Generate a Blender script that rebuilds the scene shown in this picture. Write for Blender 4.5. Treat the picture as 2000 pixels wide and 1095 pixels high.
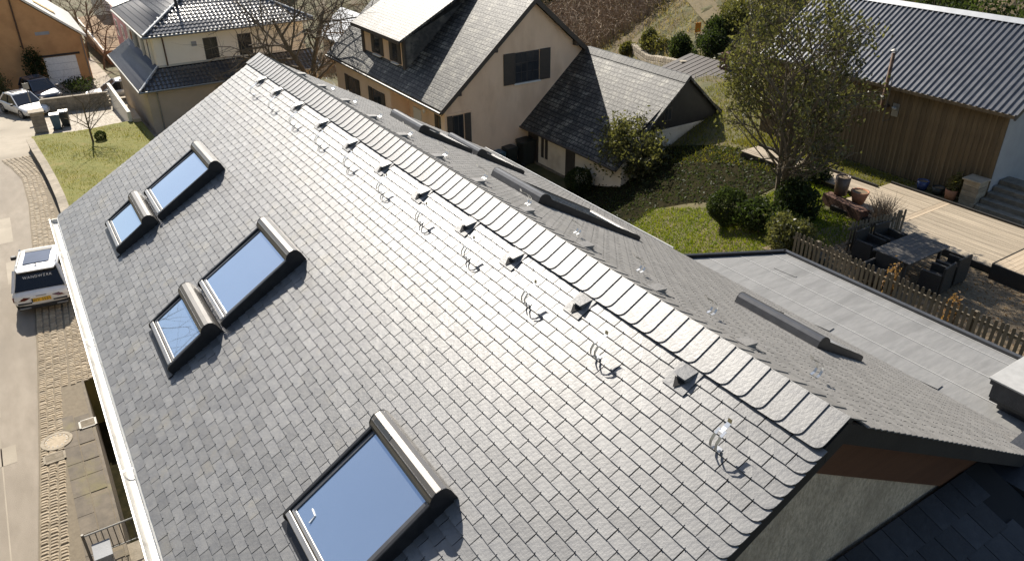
import bpy, bmesh, math, random
import numpy as np
from mathutils import Vector, Matrix
random.seed(7); rng = np.random.default_rng(7)
for o in list(bpy.data.objects): bpy.data.objects.remove(o)
SC = bpy.context.scene; COL = SC.collection
R = math.radians

# ------------------------------------------------------------------ camera
FPX = 1498.6                      # focal length in pixels of a 2000 px wide picture
YAW, PIT, ROL = -0.5689, 0.5063, -0.0095
CAM = np.array([-2.4924, 4.6448, 13.6274])
_f = np.array([math.cos(YAW)*math.cos(PIT), math.sin(YAW)*math.cos(PIT), -math.sin(PIT)])
_r = np.array([math.sin(YAW), -math.cos(YAW), 0.0]); _u = np.cross(_r, _f)
_r2 = math.cos(ROL)*_r + math.sin(ROL)*_u; _u2 = -math.sin(ROL)*_r + math.cos(ROL)*_u
cd = bpy.data.cameras.new('camera'); cam = bpy.data.objects.new('camera', cd); COL.objects.link(cam)
cd.sensor_width = 36; cd.lens = FPX/2000*36; cd.clip_start = .1; cd.clip_end = 2000
cam.matrix_world = Matrix(((_r2[0], _u2[0], -_f[0], CAM[0]), (_r2[1], _u2[1], -_f[1], CAM[1]), (_r2[2], _u2[2], -_f[2], CAM[2]), (0, 0, 0, 1)))
SC.camera = cam
# ------------------------------------------------------------------ sky and sun
SAZ, SEL = R(-7), R(37.5)
W = bpy.data.worlds.new('World'); SC.world = W; W.use_nodes = True
nt = W.node_tree; bg = nt.nodes['Background']
sk = nt.nodes.new('ShaderNodeTexSky'); sk.sky_type = 'NISHITA'; sk.sun_disc = False
sk.sun_elevation = SEL; sk.sun_rotation = R(97); sk.air_density = 1.0; sk.dust_density = .7; sk.ozone_density = 1.0
nt.links.new(sk.outputs[0], bg.inputs[0]); bg.inputs[1].default_value = .08
sl_ = bpy.data.lights.new('sun', 'SUN'); sl_.energy = 4.4; sl_.angle = R(.53); sl_.color = (1, .95, .87)
sun = bpy.data.objects.new('sun', sl_); COL.objects.link(sun); sun.location = (60, -5, 60)
_sd = Vector((math.cos(SEL)*math.cos(SAZ), math.cos(SEL)*math.sin(SAZ), math.sin(SEL)))
sun.rotation_euler = _sd.to_track_quat('Z', 'Y').to_euler()
vs = SC.view_settings; vs.view_transform = 'Standard'; vs.look = 'None'; vs.gamma = 1; vs.exposure = .95
vs.use_white_balance = True; vs.white_balance_temperature = 6750

# ------------------------------------------------------------------ helpers: pixels and terrain
def ray(px, py):
    a, b = (px-1000)/FPX, (py-547.5)/FPX
    return _r2*a - _u2*b + _f
def gz(px, py, z):
    d = ray(px, py); return CAM + d*((z-CAM[2])/d[2])
def proj(P):
    q = np.asarray(P, float)-CAM; z = q@_f
    return 1000+FPX*(q@_r2)/z, 547.5-FPX*(q@_u2)/z, z
def ss(a, b, t):
    t = np.clip((t-a)/(b-a), 0, 1); return t*t*(3-2*t)
def H(x, y):
    t = -.6*x-.8*y
    return 3.4*ss(-2.5, 5.5, t)+.5*np.maximum(0, -y-29)-.06*np.maximum(0, x-28)+.8*np.maximum(0, y-14)
def gt(px, py):
    d = ray(px, py); ts = np.linspace(3, 160, 6000); X = CAM+ts[:, None]*d
    return X[np.argmax(X[:, 2] < H(X[:, 0], X[:, 1]))]

# ------------------------------------------------------------------ helpers: meshes and objects
WL = {}
def tag(o, label=None, cat=None, group=None, kind=None):
    if label: o['label'] = label
    if cat: o['category'] = cat
    if group: o['group'] = group
    if kind: o['kind'] = kind
    return o
def thing(name, loc, label, cat, group=None, rz=0):
    o = bpy.data.objects.new(name, None); COL.objects.link(o); o.empty_display_size = .2
    o.location = loc; o.rotation_euler = (0, 0, rz); WL[o] = np.array(loc, float)
    return tag(o, label, cat, group)
class MB:
    def __init__(s): s.v = []; s.f = []
    def add(s, vs_, fs):
        n = len(s.v); s.v += [tuple(map(float, p)) for p in vs_]; s.f += [tuple(i+n for i in q) for q in fs]; return s
    def box(s, x0, x1, y0, y1, z0, z1, M=None):
        p = [(x0, y0, z0), (x1, y0, z0), (x1, y1, z0), (x0, y1, z0), (x0, y0, z1), (x1, y0, z1), (x1, y1, z1), (x0, y1, z1)]
        if M is not None: p = [tuple(M @ Vector(q)) for q in p]
        return s.add(p, [(0, 3, 2, 1), (4, 5, 6, 7), (0, 1, 5, 4), (1, 2, 6, 5), (2, 3, 7, 6), (3, 0, 4, 7)])
    def fbox(s, T, u0, u1, s0, s1, h0, h1):      # box in a frame function T(u, s, h)
        p = [T(u0, s0, h0), T(u1, s0, h0), T(u1, s1, h0), T(u0, s1, h0), T(u0, s0, h1), T(u1, s0, h1), T(u1, s1, h1), T(u0, s1, h1)]
        return s.add(p, [(0, 3, 2, 1), (4, 5, 6, 7), (0, 1, 5, 4), (1, 2, 6, 5), (2, 3, 7, 6), (3, 0, 4, 7)])
    def prism(s, pts, vec):
        n = len(pts); a = [np.array(p, float) for p in pts]; b = [p+np.array(vec, float) for p in a]
        return s.add(a+b, [tuple(range(n))[::-1], tuple(range(n, 2*n))]+[(i, (i+1) % n, n+(i+1) % n, n+i) for i in range(n)])
    def quad(s, *p): return s.add(p, [tuple(range(len(p)))])
    def tube(s, pts, r, n=8, cap=True):
        P = [np.array(p, float) for p in pts]; k = len(P); rr = r if hasattr(r, '__len__') else [r]*k
        vv = []
        for i in range(k):
            d = P[min(i+1, k-1)]-P[max(i-1, 0)]; d = d/(np.linalg.norm(d)+1e-9)
            a = np.cross(d, (0, 0, 1) if abs(d[2]) < .9 else (1, 0, 0)); a /= np.linalg.norm(a); b = np.cross(d, a)
            vv += [P[i]+rr[i]*(math.cos(2*math.pi*j/n)*a+math.sin(2*math.pi*j/n)*b) for j in range(n)]
        fs = [(i*n+j, i*n+(j+1) % n, (i+1)*n+(j+1) % n, (i+1)*n+j) for i in range(k-1) for j in range(n)]
        if cap: fs += [tuple(range(n))[::-1], tuple(range((k-1)*n, k*n))]
        return s.add(vv, fs)
    def lathe(s, prof, c, n=16):
        vv = [(c[0]+r*math.cos(2*math.pi*j/n), c[1]+r*math.sin(2*math.pi*j/n), c[2]+z) for r, z in prof for j in range(n)]
        k = len(prof)
        return s.add(vv, [(i*n+j, i*n+(j+1) % n, (i+1)*n+(j+1) % n, (i+1)*n+j) for i in range(k-1) for j in range(n)])
    def mesh(s, name, off=(0, 0, 0), fix=True):
        m = bpy.data.meshes.new(name); o = np.array(off)
        m.from_pydata([tuple(np.array(p)-o) for p in s.v] if any(off) else s.v, [], s.f)
        if fix:
            b = bmesh.new(); b.from_mesh(m); bmesh.ops.recalc_face_normals(b, faces=b.faces); b.to_mesh(m); b.free()
        m.update(); return m
    def build(s, name, mat, parent=None, local=False, smooth=False, bevel=0, fix=True, **kw):
        off = np.zeros(3)
        if parent is not None and not local: off = WL[parent]
        m = s.mesh(name, off, fix)
        if mat: m.materials.append(MT[mat])
        if smooth: m.polygons.foreach_set('use_smooth', [True]*len(m.polygons))
        o = bpy.data.objects.new(name, m); COL.objects.link(o)
        if parent is not None: o.parent = parent; WL[o] = WL[parent]
        else: WL[o] = np.zeros(3)
        if bevel:
            b = o.modifiers.new('bevel', 'BEVEL'); b.width = bevel; b.segments = 2; b.limit_method = 'ANGLE'
        return tag(o, **kw) if kw else o
def place(mesh, name, parent, loc, M3=None, mat=None):   # a piece that shares mesh data
    o = bpy.data.objects.new(name, mesh); COL.objects.link(o); o.parent = parent
    L = Vector(np.array(loc)-WL[parent])
    o.matrix_local = Matrix.Translation(L) @ (M3.to_4x4() if M3 is not None else Matrix.Identity(4))
    return o
def rz(a): return Matrix.Rotation(a, 4, 'Z')

# ------------------------------------------------------------------ materials
MT = {}
def mat(name, c, c2=None, sc=3., rough=.6, metal=0, bump=0, bsc=None, spec=.5, isl=0, st=(1, 1, 1), det=6, c3=None, sc3=.5, lo=.35, hi=.65, coat=0, rvar=0, trans=0, brick=None, wave=None, amt3=(.5, .62), ior=None):
    m = bpy.data.materials.new(name); m.use_nodes = True; MT[name] = m
    t = m.node_tree; N = t.nodes; L = t.links; p = N['Principled BSDF']
    tc = N.new('ShaderNodeTexCoord'); mp = N.new('ShaderNodeMapping'); mp.inputs['Scale'].default_value = st
    L.new(tc.outputs['Object'], mp.inputs[0])
    def noise(scale, d=det):
        n = N.new('ShaderNodeTexNoise'); n.inputs['Scale'].default_value = scale; n.inputs['Detail'].default_value = d; n.inputs['Roughness'].default_value = .6
        L.new(mp.outputs[0], n.inputs['Vector']); return n.outputs['Fac']
    def ramp(f, a, b):
        r = N.new('ShaderNodeMapRange'); r.inputs['From Min'].default_value = a; r.inputs['From Max'].default_value = b; L.new(f, r.inputs[0]); return r.outputs[0]
    def mix(f, a, b, mode='MIX'):
        x = N.new('ShaderNodeMix'); x.data_type = 'RGBA'; x.blend_type = mode
        if isinstance(f, float): x.inputs[0].default_value = f
        else: L.new(f, x.inputs[0])
        for k, q in ((6, a), (7, b)):
            if isinstance(q, tuple): x.inputs[k].default_value = (*q, 1)
            else: L.new(q, x.inputs[k])
        return x.outputs[2]
    if c2 is None: c2 = tuple(min(1, k*1.18) for k in c)
    col = mix(ramp(noise(sc), lo, hi), c, c2)
    if c3: col = mix(ramp(noise(sc3, 4), *amt3), col, c3)
    hgt = None
    if brick:      # (width, height, mortar, mortar colour)
        b = N.new('ShaderNodeTexBrick'); b.inputs['Scale'].default_value = 1; b.inputs['Brick Width'].default_value = brick[0]; b.inputs['Row Height'].default_value = brick[1]
        b.inputs['Mortar Size'].default_value = brick[2]; b.inputs['Mortar Smooth'].default_value = .3; b.inputs['Color1'].default_value = (1, 1, 1, 1); b.inputs['Color2'].default_value = (.62, .62, .62, 1); b.inputs['Bias'].default_value = -.1
        b.inputs['Mortar'].default_value = (*brick[3], 1); b.offset = .5
        L.new(mp.outputs[0], b.inputs['Vector']); col = mix(1., col, b.outputs['Color'], 'MULTIPLY'); hgt = b.outputs['Fac']
    if isl:
        g = N.new('ShaderNodeNewGeometry'); oi = N.new('ShaderNodeObjectInfo')
        a = N.new('ShaderNodeMath'); a.operation = 'ADD'; L.new(g.outputs['Random Per Island'], a.inputs[0]); L.new(oi.outputs['Random'], a.inputs[1])
        f = N.new('ShaderNodeMath'); f.operation = 'FRACT'; L.new(a.outputs[0], f.inputs[0])
        r = N.new('ShaderNodeMapRange'); L.new(f.outputs[0], r.inputs[0]); r.inputs['To Min'].default_value = 1-isl; r.inputs['To Max'].default_value = 1+isl
        hs = N.new('ShaderNodeHueSaturation'); L.new(r.outputs[0], hs.inputs['Value']); L.new(col, hs.inputs['Color']); col = hs.outputs[0]
    L.new(col, p.inputs['Base Color'])
    p.inputs['Roughness'].default_value = rough; p.inputs['Metallic'].default_value = metal; p.inputs['Specular IOR Level'].default_value = spec
    if ior: p.inputs['IOR'].default_value = ior
    if coat: p.inputs['Coat Weight'].default_value = coat; p.inputs['Coat Roughness'].default_value = .05
    if trans: p.inputs['Transmission Weight'].default_value = trans
    if rvar:
        rr = N.new('ShaderNodeMapRange'); L.new(noise(sc*1.7), rr.inputs[0]); rr.inputs['From Min'].default_value = .3; rr.inputs['From Max'].default_value = .7
        rr.inputs['To Min'].default_value = max(0, rough-rvar); rr.inputs['To Max'].default_value = rough+rvar; L.new(rr.outputs[0], p.inputs['Roughness'])
    if bump or hgt is not None:
        b = N.new('ShaderNodeBump'); b.inputs['Strength'].default_value = min(1, bump) if bump else .5; b.inputs['Distance'].default_value = .02
        h = noise(bsc or sc*4, 8)
        if hgt is not None:
            s_ = N.new('ShaderNodeMath'); s_.operation = 'SUBTRACT'; L.new(h, s_.inputs[0]); L.new(hgt, s_.inputs[1]); h = s_.outputs[0]
        L.new(h, b.inputs['Height']); L.new(b.outputs[0], p.inputs['Normal'])
    return m
mat('slate', (.12, .121, .124), (.165, .164, .16), 7, .47, bump=.16, bsc=26, isl=.2, spec=.8, rvar=.05, c3=(.18, .168, .14), sc3=2.2, amt3=(.56, .75))
mat('slate_back', (.175, .168, .158), (.215, .206, .192), 9, .55, bump=.3, bsc=40, isl=.12)
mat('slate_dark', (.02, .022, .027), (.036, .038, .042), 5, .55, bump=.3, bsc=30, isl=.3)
mat('underlay', (.012, .012, .013), None, 5, .9)
mat('clip', (.10, .10, .10), None, 20, .35, .8)
mat('steel', (.72, .72, .70), (.6, .6, .58), 12, .28, 1)
mat('zinc', (.62, .61, .57), (.74, .72, .67), 2.2, .42, .35, bump=.1, bsc=18, c3=(.48, .46, .41), sc3=5, amt3=(.55, .7))
mat('bronze_alu', (.17, .16, .148), (.2, .19, .175), 4, .36, .6, bump=.04, bsc=90)
mat('alu', (.3, .29, .275), None, 8, .35, .6)
mat('black_metal', (.018, .018, .020), (.03, .03, .032), 9, .38, .3, bump=.05, bsc=60)
mat('grey_metal', (.085, .085, .088), (.11, .11, .112), 7, .38, .5)
mat('solar', (.05, .055, .06), None, 20, .25)
mat('glass', (.40, .48, .58), (.43, .51, .61), .6, .015, .8, spec=.8)
mat('pane', (.025, .028, .032), (.04, .042, .046), 2, .06, 0, spec=.8)
mat('brown_board', (.085, .034, .015), (.11, .046, .021), 3, .6, st=(1, .3, 3), bump=.15, bsc=30)
mat('dark_board', (.018, .016, .015), (.027, .025, .022), 4, .6, bump=.15, bsc=30)
mat('roughcast', (.40, .325, .235), (.66, .55, .41), 30, .95, bump=1, bsc=60, c3=(.33, .265, .19), sc3=1.6, st=(1, 1, .55), amt3=(.45, .7))
mat('membrane', (.19, .188, .181), (.235, .231, .221), 5, .62, bump=.12, bsc=30, st=(4, .7, 1), c3=(.155, .153, .146), sc3=.9, amt3=(.5, .75))
mat('seam', (.34, .335, .32), None, 8, .6)
mat('peach', (.80, .575, .395), (.86, .63, .44), 1.5, .95, bump=.7, bsc=30, c3=(.70, .49, .325), sc3=1.1, amt3=(.5, .75), st=(1, 1, .4))
mat('orange_render', (.53, .285, .125), (.60, .33, .15), 1.2, .95, bump=.4, bsc=30, c3=(.47, .25, .11), sc3=.8, amt3=(.5, .7))
mat('cream_render', (.82, .755, .63), (.86, .80, .68), .8, .9, bump=.15, bsc=25, c3=(.76, .69, .56), sc3=.35, amt3=(.5, .75))
mat('tan_render', (.45, .37, .27), (.50, .41, .305), 1.2, .95, bump=.3, bsc=25)
mat('white_render', (.72, .69, .62), (.78, .75, .68), 1.2, .9, bump=.2, bsc=25)
mat('annex_render', (.66, .60, .49), (.72, .65, .54), 1.6, .95, bump=.4, bsc=25, c3=(.52, .45, .35), sc3=.9, amt3=(.52, .72))
mat('pink_render', (.62, .31, .30), (.68, .36, .34), 1.2, .9)
mat('grey_render', (.30, .31, .32), (.34, .35, .36), 2, .9, bump=.3, bsc=30)
mat('old_slate', (.035, .036, .035), (.10, .097, .087), 7, .55, bump=.6, bsc=14, brick=(.26, .17, .02, (.06, .06, .055)), c3=(.33, .315, .26), sc3=1.8, amt3=(.5, .74), spec=.35)
mat('old_slate_x', (.03, .031, .031), (.075, .073, .066), 6, .6, bump=.45, bsc=20, c3=(.2, .19, .16), sc3=1.1, amt3=(.52, .72))
mat('roof_tile', (.045, .047, .052), (.065, .066, .07), 5, .38, spec=1.0, bump=.08, bsc=30, isl=.06)
mat('rib_metal', (.10, .105, .115), (.125, .13, .14), 2.5, .4, .6, bump=.03, bsc=20, rvar=.06)
mat('ridge_metal', (.42, .43, .43), None, 3, .4, .6)
mat('shutter', (.055, .045, .036), (.075, .06, .048), 4, .6, st=(1, 1, 8), bump=.2, bsc=10)
mat('frame_dark', (.045, .04, .036), None, 5, .5)
mat('board', (.122, .086, .045), (.19, .138, .077), 3, .8, st=(4, 4, .35), bump=.4, bsc=10, isl=.2, c3=(.075, .05, .028), sc3=.9, amt3=(.5, .7))
mat('deck_wood', (.30, .245, .175), (.40, .33, .24), 2.2, .72, st=(.5, 9, 1), bump=.3, bsc=7, isl=.13, c3=(.23, .185, .13), sc3=.7, amt3=(.5, .75))
mat('deck_wood_y', (.34, .265, .18), (.45, .36, .255), 2.2, .72, st=(9, .5, 1), bump=.3, bsc=7, isl=.13)
mat('fence_wood', (.115, .092, .062), (.175, .142, .10), 3, .85, st=(4, 4, .5), bump=.3, bsc=10, isl=.2)
mat('table_wood', (.06, .053, .045), (.085, .075, .064), 3, .6, st=(1, 9, 1), isl=.15)
mat('wicker', (.022, .02, .018), (.035, .032, .028), 40, .7, bump=.5, bsc=80)
mat('terracotta', (.36, .15, .075), (.42, .19, .10), 5, .85, bump=.2)
mat('clay_dark', (.10, .065, .045), (.16, .11, .075), 4, .5, st=(1, 1, .4))
mat('blue_glaze', (.03, .05, .14), None, 5, .2)
mat('soil', (.12, .085, .05), (.2, .15, .09), 14, .95, bump=.7, bsc=40)
mat('stone', (.24, .205, .15), (.34, .29, .22), 5, .9, bump=.6, bsc=14, isl=.22)
mat('stone_dark', (.13, .115, .09), (.2, .18, .145), 5, .9, bump=.6, bsc=14, isl=.2)
mat('asphalt', (.235, .198, .152), (.295, .252, .198), 2.2, .9, bump=.5, bsc=70, c3=(.205, .173, .133), sc3=.35, amt3=(.42, .7), st=(.35, 1, 1))
mat('cobble', (.30, .24, .16), (.40, .325, .225), 8, .8, bump=.4, bsc=30, isl=.2)
mat('mortar', (.16, .13, .09), (.2, .165, .115), 8, .95, bump=.4, bsc=40)
mat('slab', (.10, .082, .06), (.15, .122, .088), 4, .85, bump=.35, bsc=30, isl=.12, c3=(.16, .135, .06), sc3=1.1, amt3=(.52, .75))
mat('yard', (.30, .26, .2), (.37, .32, .25), 1.2, .9, bump=.3, bsc=40, c3=(.24, .205, .155), sc3=.3, amt3=(.5, .7))
mat('pale_paving', (.43, .38, .31), (.5, .45, .37), 2, .9, bump=.2, brick=(.24, .12, .008, (.6, .56, .5)))
mat('iron', (.10, .095, .085), (.15, .14, .125), 9, .55, .5)
mat('iron_pale', (.27, .265, .245), None, 9, .5, .5)
mat('ground', (.06, .062, .018), (.11, .092, .036), 1.6, .95, bump=.8, bsc=12, c3=(.115, .082, .042), sc3=.35, amt3=(.5, .62))
mat('lawn', (.115, .122, .012), (.165, .15, .024), 2.2, .95, bump=.9, bsc=22, c3=(.2, .16, .04), sc3=.9, amt3=(.55, .75))
mat('painted_shade', (.012, .012, .006), (.028, .024, .012), 3, 1, bump=.8, bsc=20, spec=.02)  # near-black colour that paints shade on garden lawn and stairwell floor
mat('grass', (.11, .12, .01), (.19, .17, .025), 3, .8, isl=.3)
mat('grass_lush', (.10, .15, .006), (.2, .22, .018), 3, .8, isl=.3)
mat('grass_dry', (.22, .165, .07), (.31, .235, .11), 3, .8, isl=.3)
mat('twig', (.22, .16, .11), (.32, .245, .175), 3, .85, isl=.3)
mat('bark', (.10, .078, .052), (.17, .135, .09), 7, .95, st=(1, 1, .35), bump=.6, bsc=20)
LEAFS = ['leaf', 'leaf_dark', 'leaf_olive', 'leaf_dry', 'grass', 'grass_lush', 'grass_dry']
mat('leaf', (.055, .06, .022), (.125, .122, .05), 2, .45, isl=.45, spec=.5)
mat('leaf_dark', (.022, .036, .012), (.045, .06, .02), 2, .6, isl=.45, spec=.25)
mat('leaf_olive', (.075, .075, .022), (.125, .115, .038), 2, .5, isl=.4)
mat('leaf_dry', (.2, .11, .05), (.28, .17, .085), 2, .7, isl=.4)
for n_ in LEAFS:                       # thin leaves let light through
    t = MT[n_].node_tree; p = t.nodes['Principled BSDF']; tr = t.nodes.new('ShaderNodeBsdfTranslucent'); mx = t.nodes.new('ShaderNodeMixShader'); mx.inputs[0].default_value = .42
    br = t.nodes.new('ShaderNodeMix'); br.data_type = 'RGBA'; br.blend_type = 'MULTIPLY'; br.inputs[0].default_value = 1; br.inputs[7].default_value = (1.5, 1.5, .85, 1)
    c = p.inputs['Base Color'].links[0].from_socket; t.links.new(c, br.inputs[6]); t.links.new(br.outputs[2], tr.inputs[0])
    o = t.nodes['Material Output']; t.links.new(p.outputs[0], mx.inputs[1]); t.links.new(tr.outputs[0], mx.inputs[2]); t.links.new(mx.outputs[0], o.inputs[0])
mat('car_white', (.74, .74, .73), None, 2, .28, 0, coat=.6)
mat('car_navy', (.02, .03, .055), None, 2, .3, .2, coat=.6)
mat('car_silver', (.45, .45, .45), None, 2, .3, .6, coat=.5)
mat('car_glass', (.012, .014, .018), None, 2, .05, 0, spec=.6)
mat('sunroof', (.10, .12, .16), None, 2, .08, .4)
mat('tyre', (.02, .02, .02), None, 9, .85)
mat('rim', (.4, .4, .41), None, 9, .35, .9)
mat('tail_lamp', (.10, .012, .012), None, 9, .2, coat=.5)
mat('head_lamp', (.5, .5, .52), None, 9, .12, .3)
mat('plate', (.75, .42, .03), None, 9, .5)
mat('black_plastic', (.02, .02, .021), None, 9, .6)
mat('white_paint', (.8, .8, .78), None, 9, .5)
mat('bin_blue', (.05, .10, .13), None, 9, .5)
mat('bin_dark', (.02, .024, .022), None, 9, .5)
mat('brick_red', (.10, .05, .033), (.14, .072, .048), 6, .9, isl=.25, bump=.3)
mat('rust', (.085, .05, .032), (.14, .085, .055), 8, .75, .3)
mat('orange_sign', (.75, .28, .03), None, 9, .6)
mat('brown_cover', (.20, .125, .065), (.27, .175, .095), 4, .95, bump=.6, bsc=16)

# ================================================================== THE SETTING
def Hg(x, y):
    h = H(x, y)
    if y > -6 and y < 14: h -= .05
    if x < 20.2 and -6 < y < 5.46: h = -1.7
    return h
def grid_axis(segs):
    a = []
    for lo, hi, st in segs:
        n = max(1, round((hi-lo)/st)); a += [lo+(hi-lo)*i/n for i in range(n)]
    return a+[segs[-1][1]]
def terrain():
    xs = grid_axis([(-60, -6, 6), (-6, 28, .5), (28, 60, 1), (60, 120, 4), (120, 520, 25)])
    xs = sorted(xs+[20.19, 20.21])
    ys = sorted(grid_axis([(-260, -60, 12), (-60, -29, 1.2), (-29, -5, .5), (-5, 14, .75), (14, 16, 1), (16, 60, 3), (60, 110, 10)])+[5.455, 5.465, -5.99, -6.01])
    mb = MB(); nx = len(xs)
    for y in ys:
        for x in xs:
            n = .0
            if y < -27: n = min(1, (-27-y)/4)*(.18*math.sin(x*.61+1.7*math.sin(y*.37))*math.sin(y*.5+.33*x)+random.uniform(-.16, .16))
            mb.v.append((x, y, Hg(x, y)+n))
    mb.f = [(j*nx+i, j*nx+i+1, (j+1)*nx+i+1, (j+1)*nx+i) for j in range(len(ys)-1) for i in range(nx-1)]
    mb.build('ground', 'ground', smooth=False, fix=False, kind='structure')
terrain()
def strip(name, mat_, left, right, dz, kind='structure', n=None, parent=None):     # sheet between two polylines over x, following the slope
    mb = MB(); x0 = max(left[0][0], right[0][0]); x1 = min(left[-1][0], right[-1][0])
    ks = sorted(set([x0, x1]+[p[0] for p in left+right if x0 < p[0] < x1]+[28.0]+list(np.arange(x0, x1, 2.0))))
    ks = [k for k in ks if x0 <= k <= x1]
    L = np.interp(ks, *zip(*left)); Rr = np.interp(ks, *zip(*right))
    for k, a, b in zip(ks, L, Rr): mb.v += [(k, a, float(H(k, 0))+dz), (k, b, float(H(k, 0))+dz)]
    mb.f = [(2*i, 2*i+1, 2*i+3, 2*i+2) for i in range(len(ks)-1)]
    return mb.build(name, mat_, parent, fix=True, **({'kind': kind} if kind else {}))
ROADR = [(-10, 8.6), (8, 7.55), (13.3, 7.13), (16.9, 6.84), (22.2, 6.48), (30.7, 6.02), (38, 5.8), (42.7, 5.85), (45.5, 6.25), (47.9, 6.75), (50, 7.6), (54, 10.2), (60, 15)]
strip('yard_paving', 'yard', [(-10, 5.46), (20.2, 5.46), (20.21, -2), (110, -2)], [(-10, 13.9), (110, 13.9)], -.02)
strip('road', 'asphalt', ROADR[:-1], [(-10, 13.8), (54, 13.8)], .0)
# repair patches and the seam of the old trench in the asphalt
road_patch = MB()
for (x0, x1, y0, y1) in ((28.2, 30.6, 6.5, 6.95), (24.6, 30, 7.55, 7.585), (19.5, 24.5, 7.57, 7.6), (13, 19.4, 7.62, 7.65), (33, 36.5, 6.6, 7.5), (17.2, 18.0, 7.3, 8.2)):
    road_patch.quad((x0, y0, H(x0, 0)+.004), (x1, y0, H(x1, 0)+.004), (x1, y1, H(x1, 0)+.004), (x0, y1, H(x0, 0)+.004))
road_patch.build('road_patch', 'yard', kind='structure')
# cobbled gutter strip: mortar bed and stones
def edge(x): return float(np.interp(x, *zip(*ROADR)))
bed = strip('pavement', 'mortar', [(x, max(edge(x)-1.75, 5.47) if x < 20.9 else edge(x)-1.75) for x in np.arange(8, 48, 1.0)], [(x, edge(x)-.01) for x in np.arange(8, 48, 1.0)], .008)
def cobbles():
    mb = MB(); x = 10.0
    while x < 47.5:
        far = x > 30; d = .105 if not far else .15
        e = edge(x); z = float(H(x, 0))+.01
        y = e-.05; k = 0
        lim = e-.62 if x < 20 else max(e-1.72, 4.95 if x > 36 else 5.0)
        while y > lim:
            w = .19 if k < 4 else .16
            wj = w*random.uniform(.82, 1.0); dj = d*random.uniform(.78, .94); hh = random.uniform(.016, .034); ox = random.uniform(-.012, .012)+(d/2 if k % 2 else 0)
            a, b = .22*dj, .18*wj
            xs_ = (x+ox, x+ox+dj); y1 = y; y0 = y-wj
            mb.add([(xs_[0], y0, z), (xs_[1], y0, z), (xs_[1], y1, z), (xs_[0], y1, z),
                    (xs_[0]+a, y0+b, z+hh), (xs_[1]-a, y0+b, z+hh), (xs_[1]-a, y1-b, z+hh), (xs_[0]+a, y1-b, z+hh)],
                   [(4, 5, 6, 7), (0, 1, 5, 4), (1, 2, 6, 5), (2, 3, 7, 6), (3, 0, 4, 7)])
            y -= w+.008; k += 1
            if k == 4: y -= .03
        x += d
    mb.build('cobblestones', 'cobble', bed, fix=False, kind='stuff')
cobbles()
# dark paving slabs by the house, with the grates and the manhole
def slabs():
    mb = MB(); k = 0
    x = 12.0
    while x < 18.2:
        for y0, y1 in ((5.48, 5.86), (5.87, 6.24)):
            xe = x+random.uniform(.55, .8)
            m = MB().box(x+.008, xe-.008, y0+.006, y1-.006, .006, .022+random.uniform(0, .006))
            m.build('paving_slab', 'slab', bed)
        x = xe
slabs()
def grate(x, y, sx, sy, label, rim='iron_pale'):
    t = thing('drain_grate', (x, y, .03), label, 'drain')
    f = MB()
    for a, b, c, d in ((-sx, sx, -sy, -sy+.05), (-sx, sx, sy-.05, sy), (-sx, -sx+.03, -sy, sy), (sx-.03, sx, -sy, sy)): f.box(x+a, x+b, y+c, y+d, .025, .05)
    f.build('frame', rim, t); MB().box(x-sx, x+sx, y-sy, y+sy, .02, .028).build('sump', 'underlay', t)
    for i in range(8):
        xx = x-sx+.05+(2*sx-.1)*i/7; MB().box(xx-.012, xx+.012, y-sy+.04, y+sy-.04, .03, .048).build('bar', 'stone', t)
grate(16.8, 6.47, .2, .26, 'pale framed street drain grate in the cobbles below the round manhole', 'stone')
grate(17.85, 5.56, .2, .22, 'drain grate set in the dark slabs beside the gutter', 'iron')
t = thing('manhole_cover', (17.5, 6.36, .03), 'round manhole cover with concrete ring in the cobbled strip', 'manhole')
MB().lathe([(.30, .0), (.30, .024), (.385, .026), (.385, 0)], (17.5, 6.36, .02), 28).build('ring', 'stone', t)
MB().lathe([(0, .018), (.29, .018), (.29, 0)], (17.5, 6.36, .02), 28).build('cover', 'cobble', t)
for k in range(14):
    a = 2*math.pi*k/14; MB().box(17.5+.25*math.cos(a)-.02, 17.5+.25*math.cos(a)+.02, 6.36+.25*math.sin(a)-.02, 6.36+.25*math.sin(a)+.02, .036, .044).build('stud', 'iron', t)
# railing and meter box at the basement steps
t = thing('railing', (12.55, 5.7, 0), 'grey metal railing beside the basement stairwell', 'railing')
MB().tube([(12.55, 6.12, .8), (12.55, 4.95, .8)], .02, 8).build('top_rail', 'iron_pale', t)
MB().tube([(12.55, 6.12, .2), (12.55, 4.95, .2)], .014, 8).build('bottom_rail', 'iron_pale', t)
MB().tube([(12.55, 6.12, 0), (12.55, 6.12, .86)], .03, 8).build('post', 'iron', t)
for k in range(9): MB().tube([(12.55, 6.0-.12*k, .2), (12.55, 6.0-.12*k, .8)], .011, 6).build('baluster', 'iron', t)
t = thing('meter_box', (12.4, 5.85, 0), 'pale grey cabinet in front of the railing', 'cabinet')
MB().box(11.9, 12.35, 5.68, 5.98, 0, .6).build('body', 'grey_render', t, bevel=.01); MB().box(11.87, 12.38, 5.65, 6.01, .601, .65).build('lid', 'grey_render', t)
tag(MB().box(11.2, 20.2, 5.40, 5.47, -1.7, .02).build('stairwell_kerb', 'slab'), 'dark stone kerb along the sunken stairwell', 'kerb')
tag(MB().box(5, 20.19, 4.36, 5.40, -1.69, -1.66).build('stairwell_floor', 'painted_shade'), 'floor of the sunken stairwell with its shade painted dark', 'floor')  # floor colour is kept near-black to stand in for shade
tag(MB().box(11.0, 12.8, 4.3, 5.4, -1.7, -.1).build('stair_landing', 'stone'), 'stone landing below the railing in the stairwell', 'landing')

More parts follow.
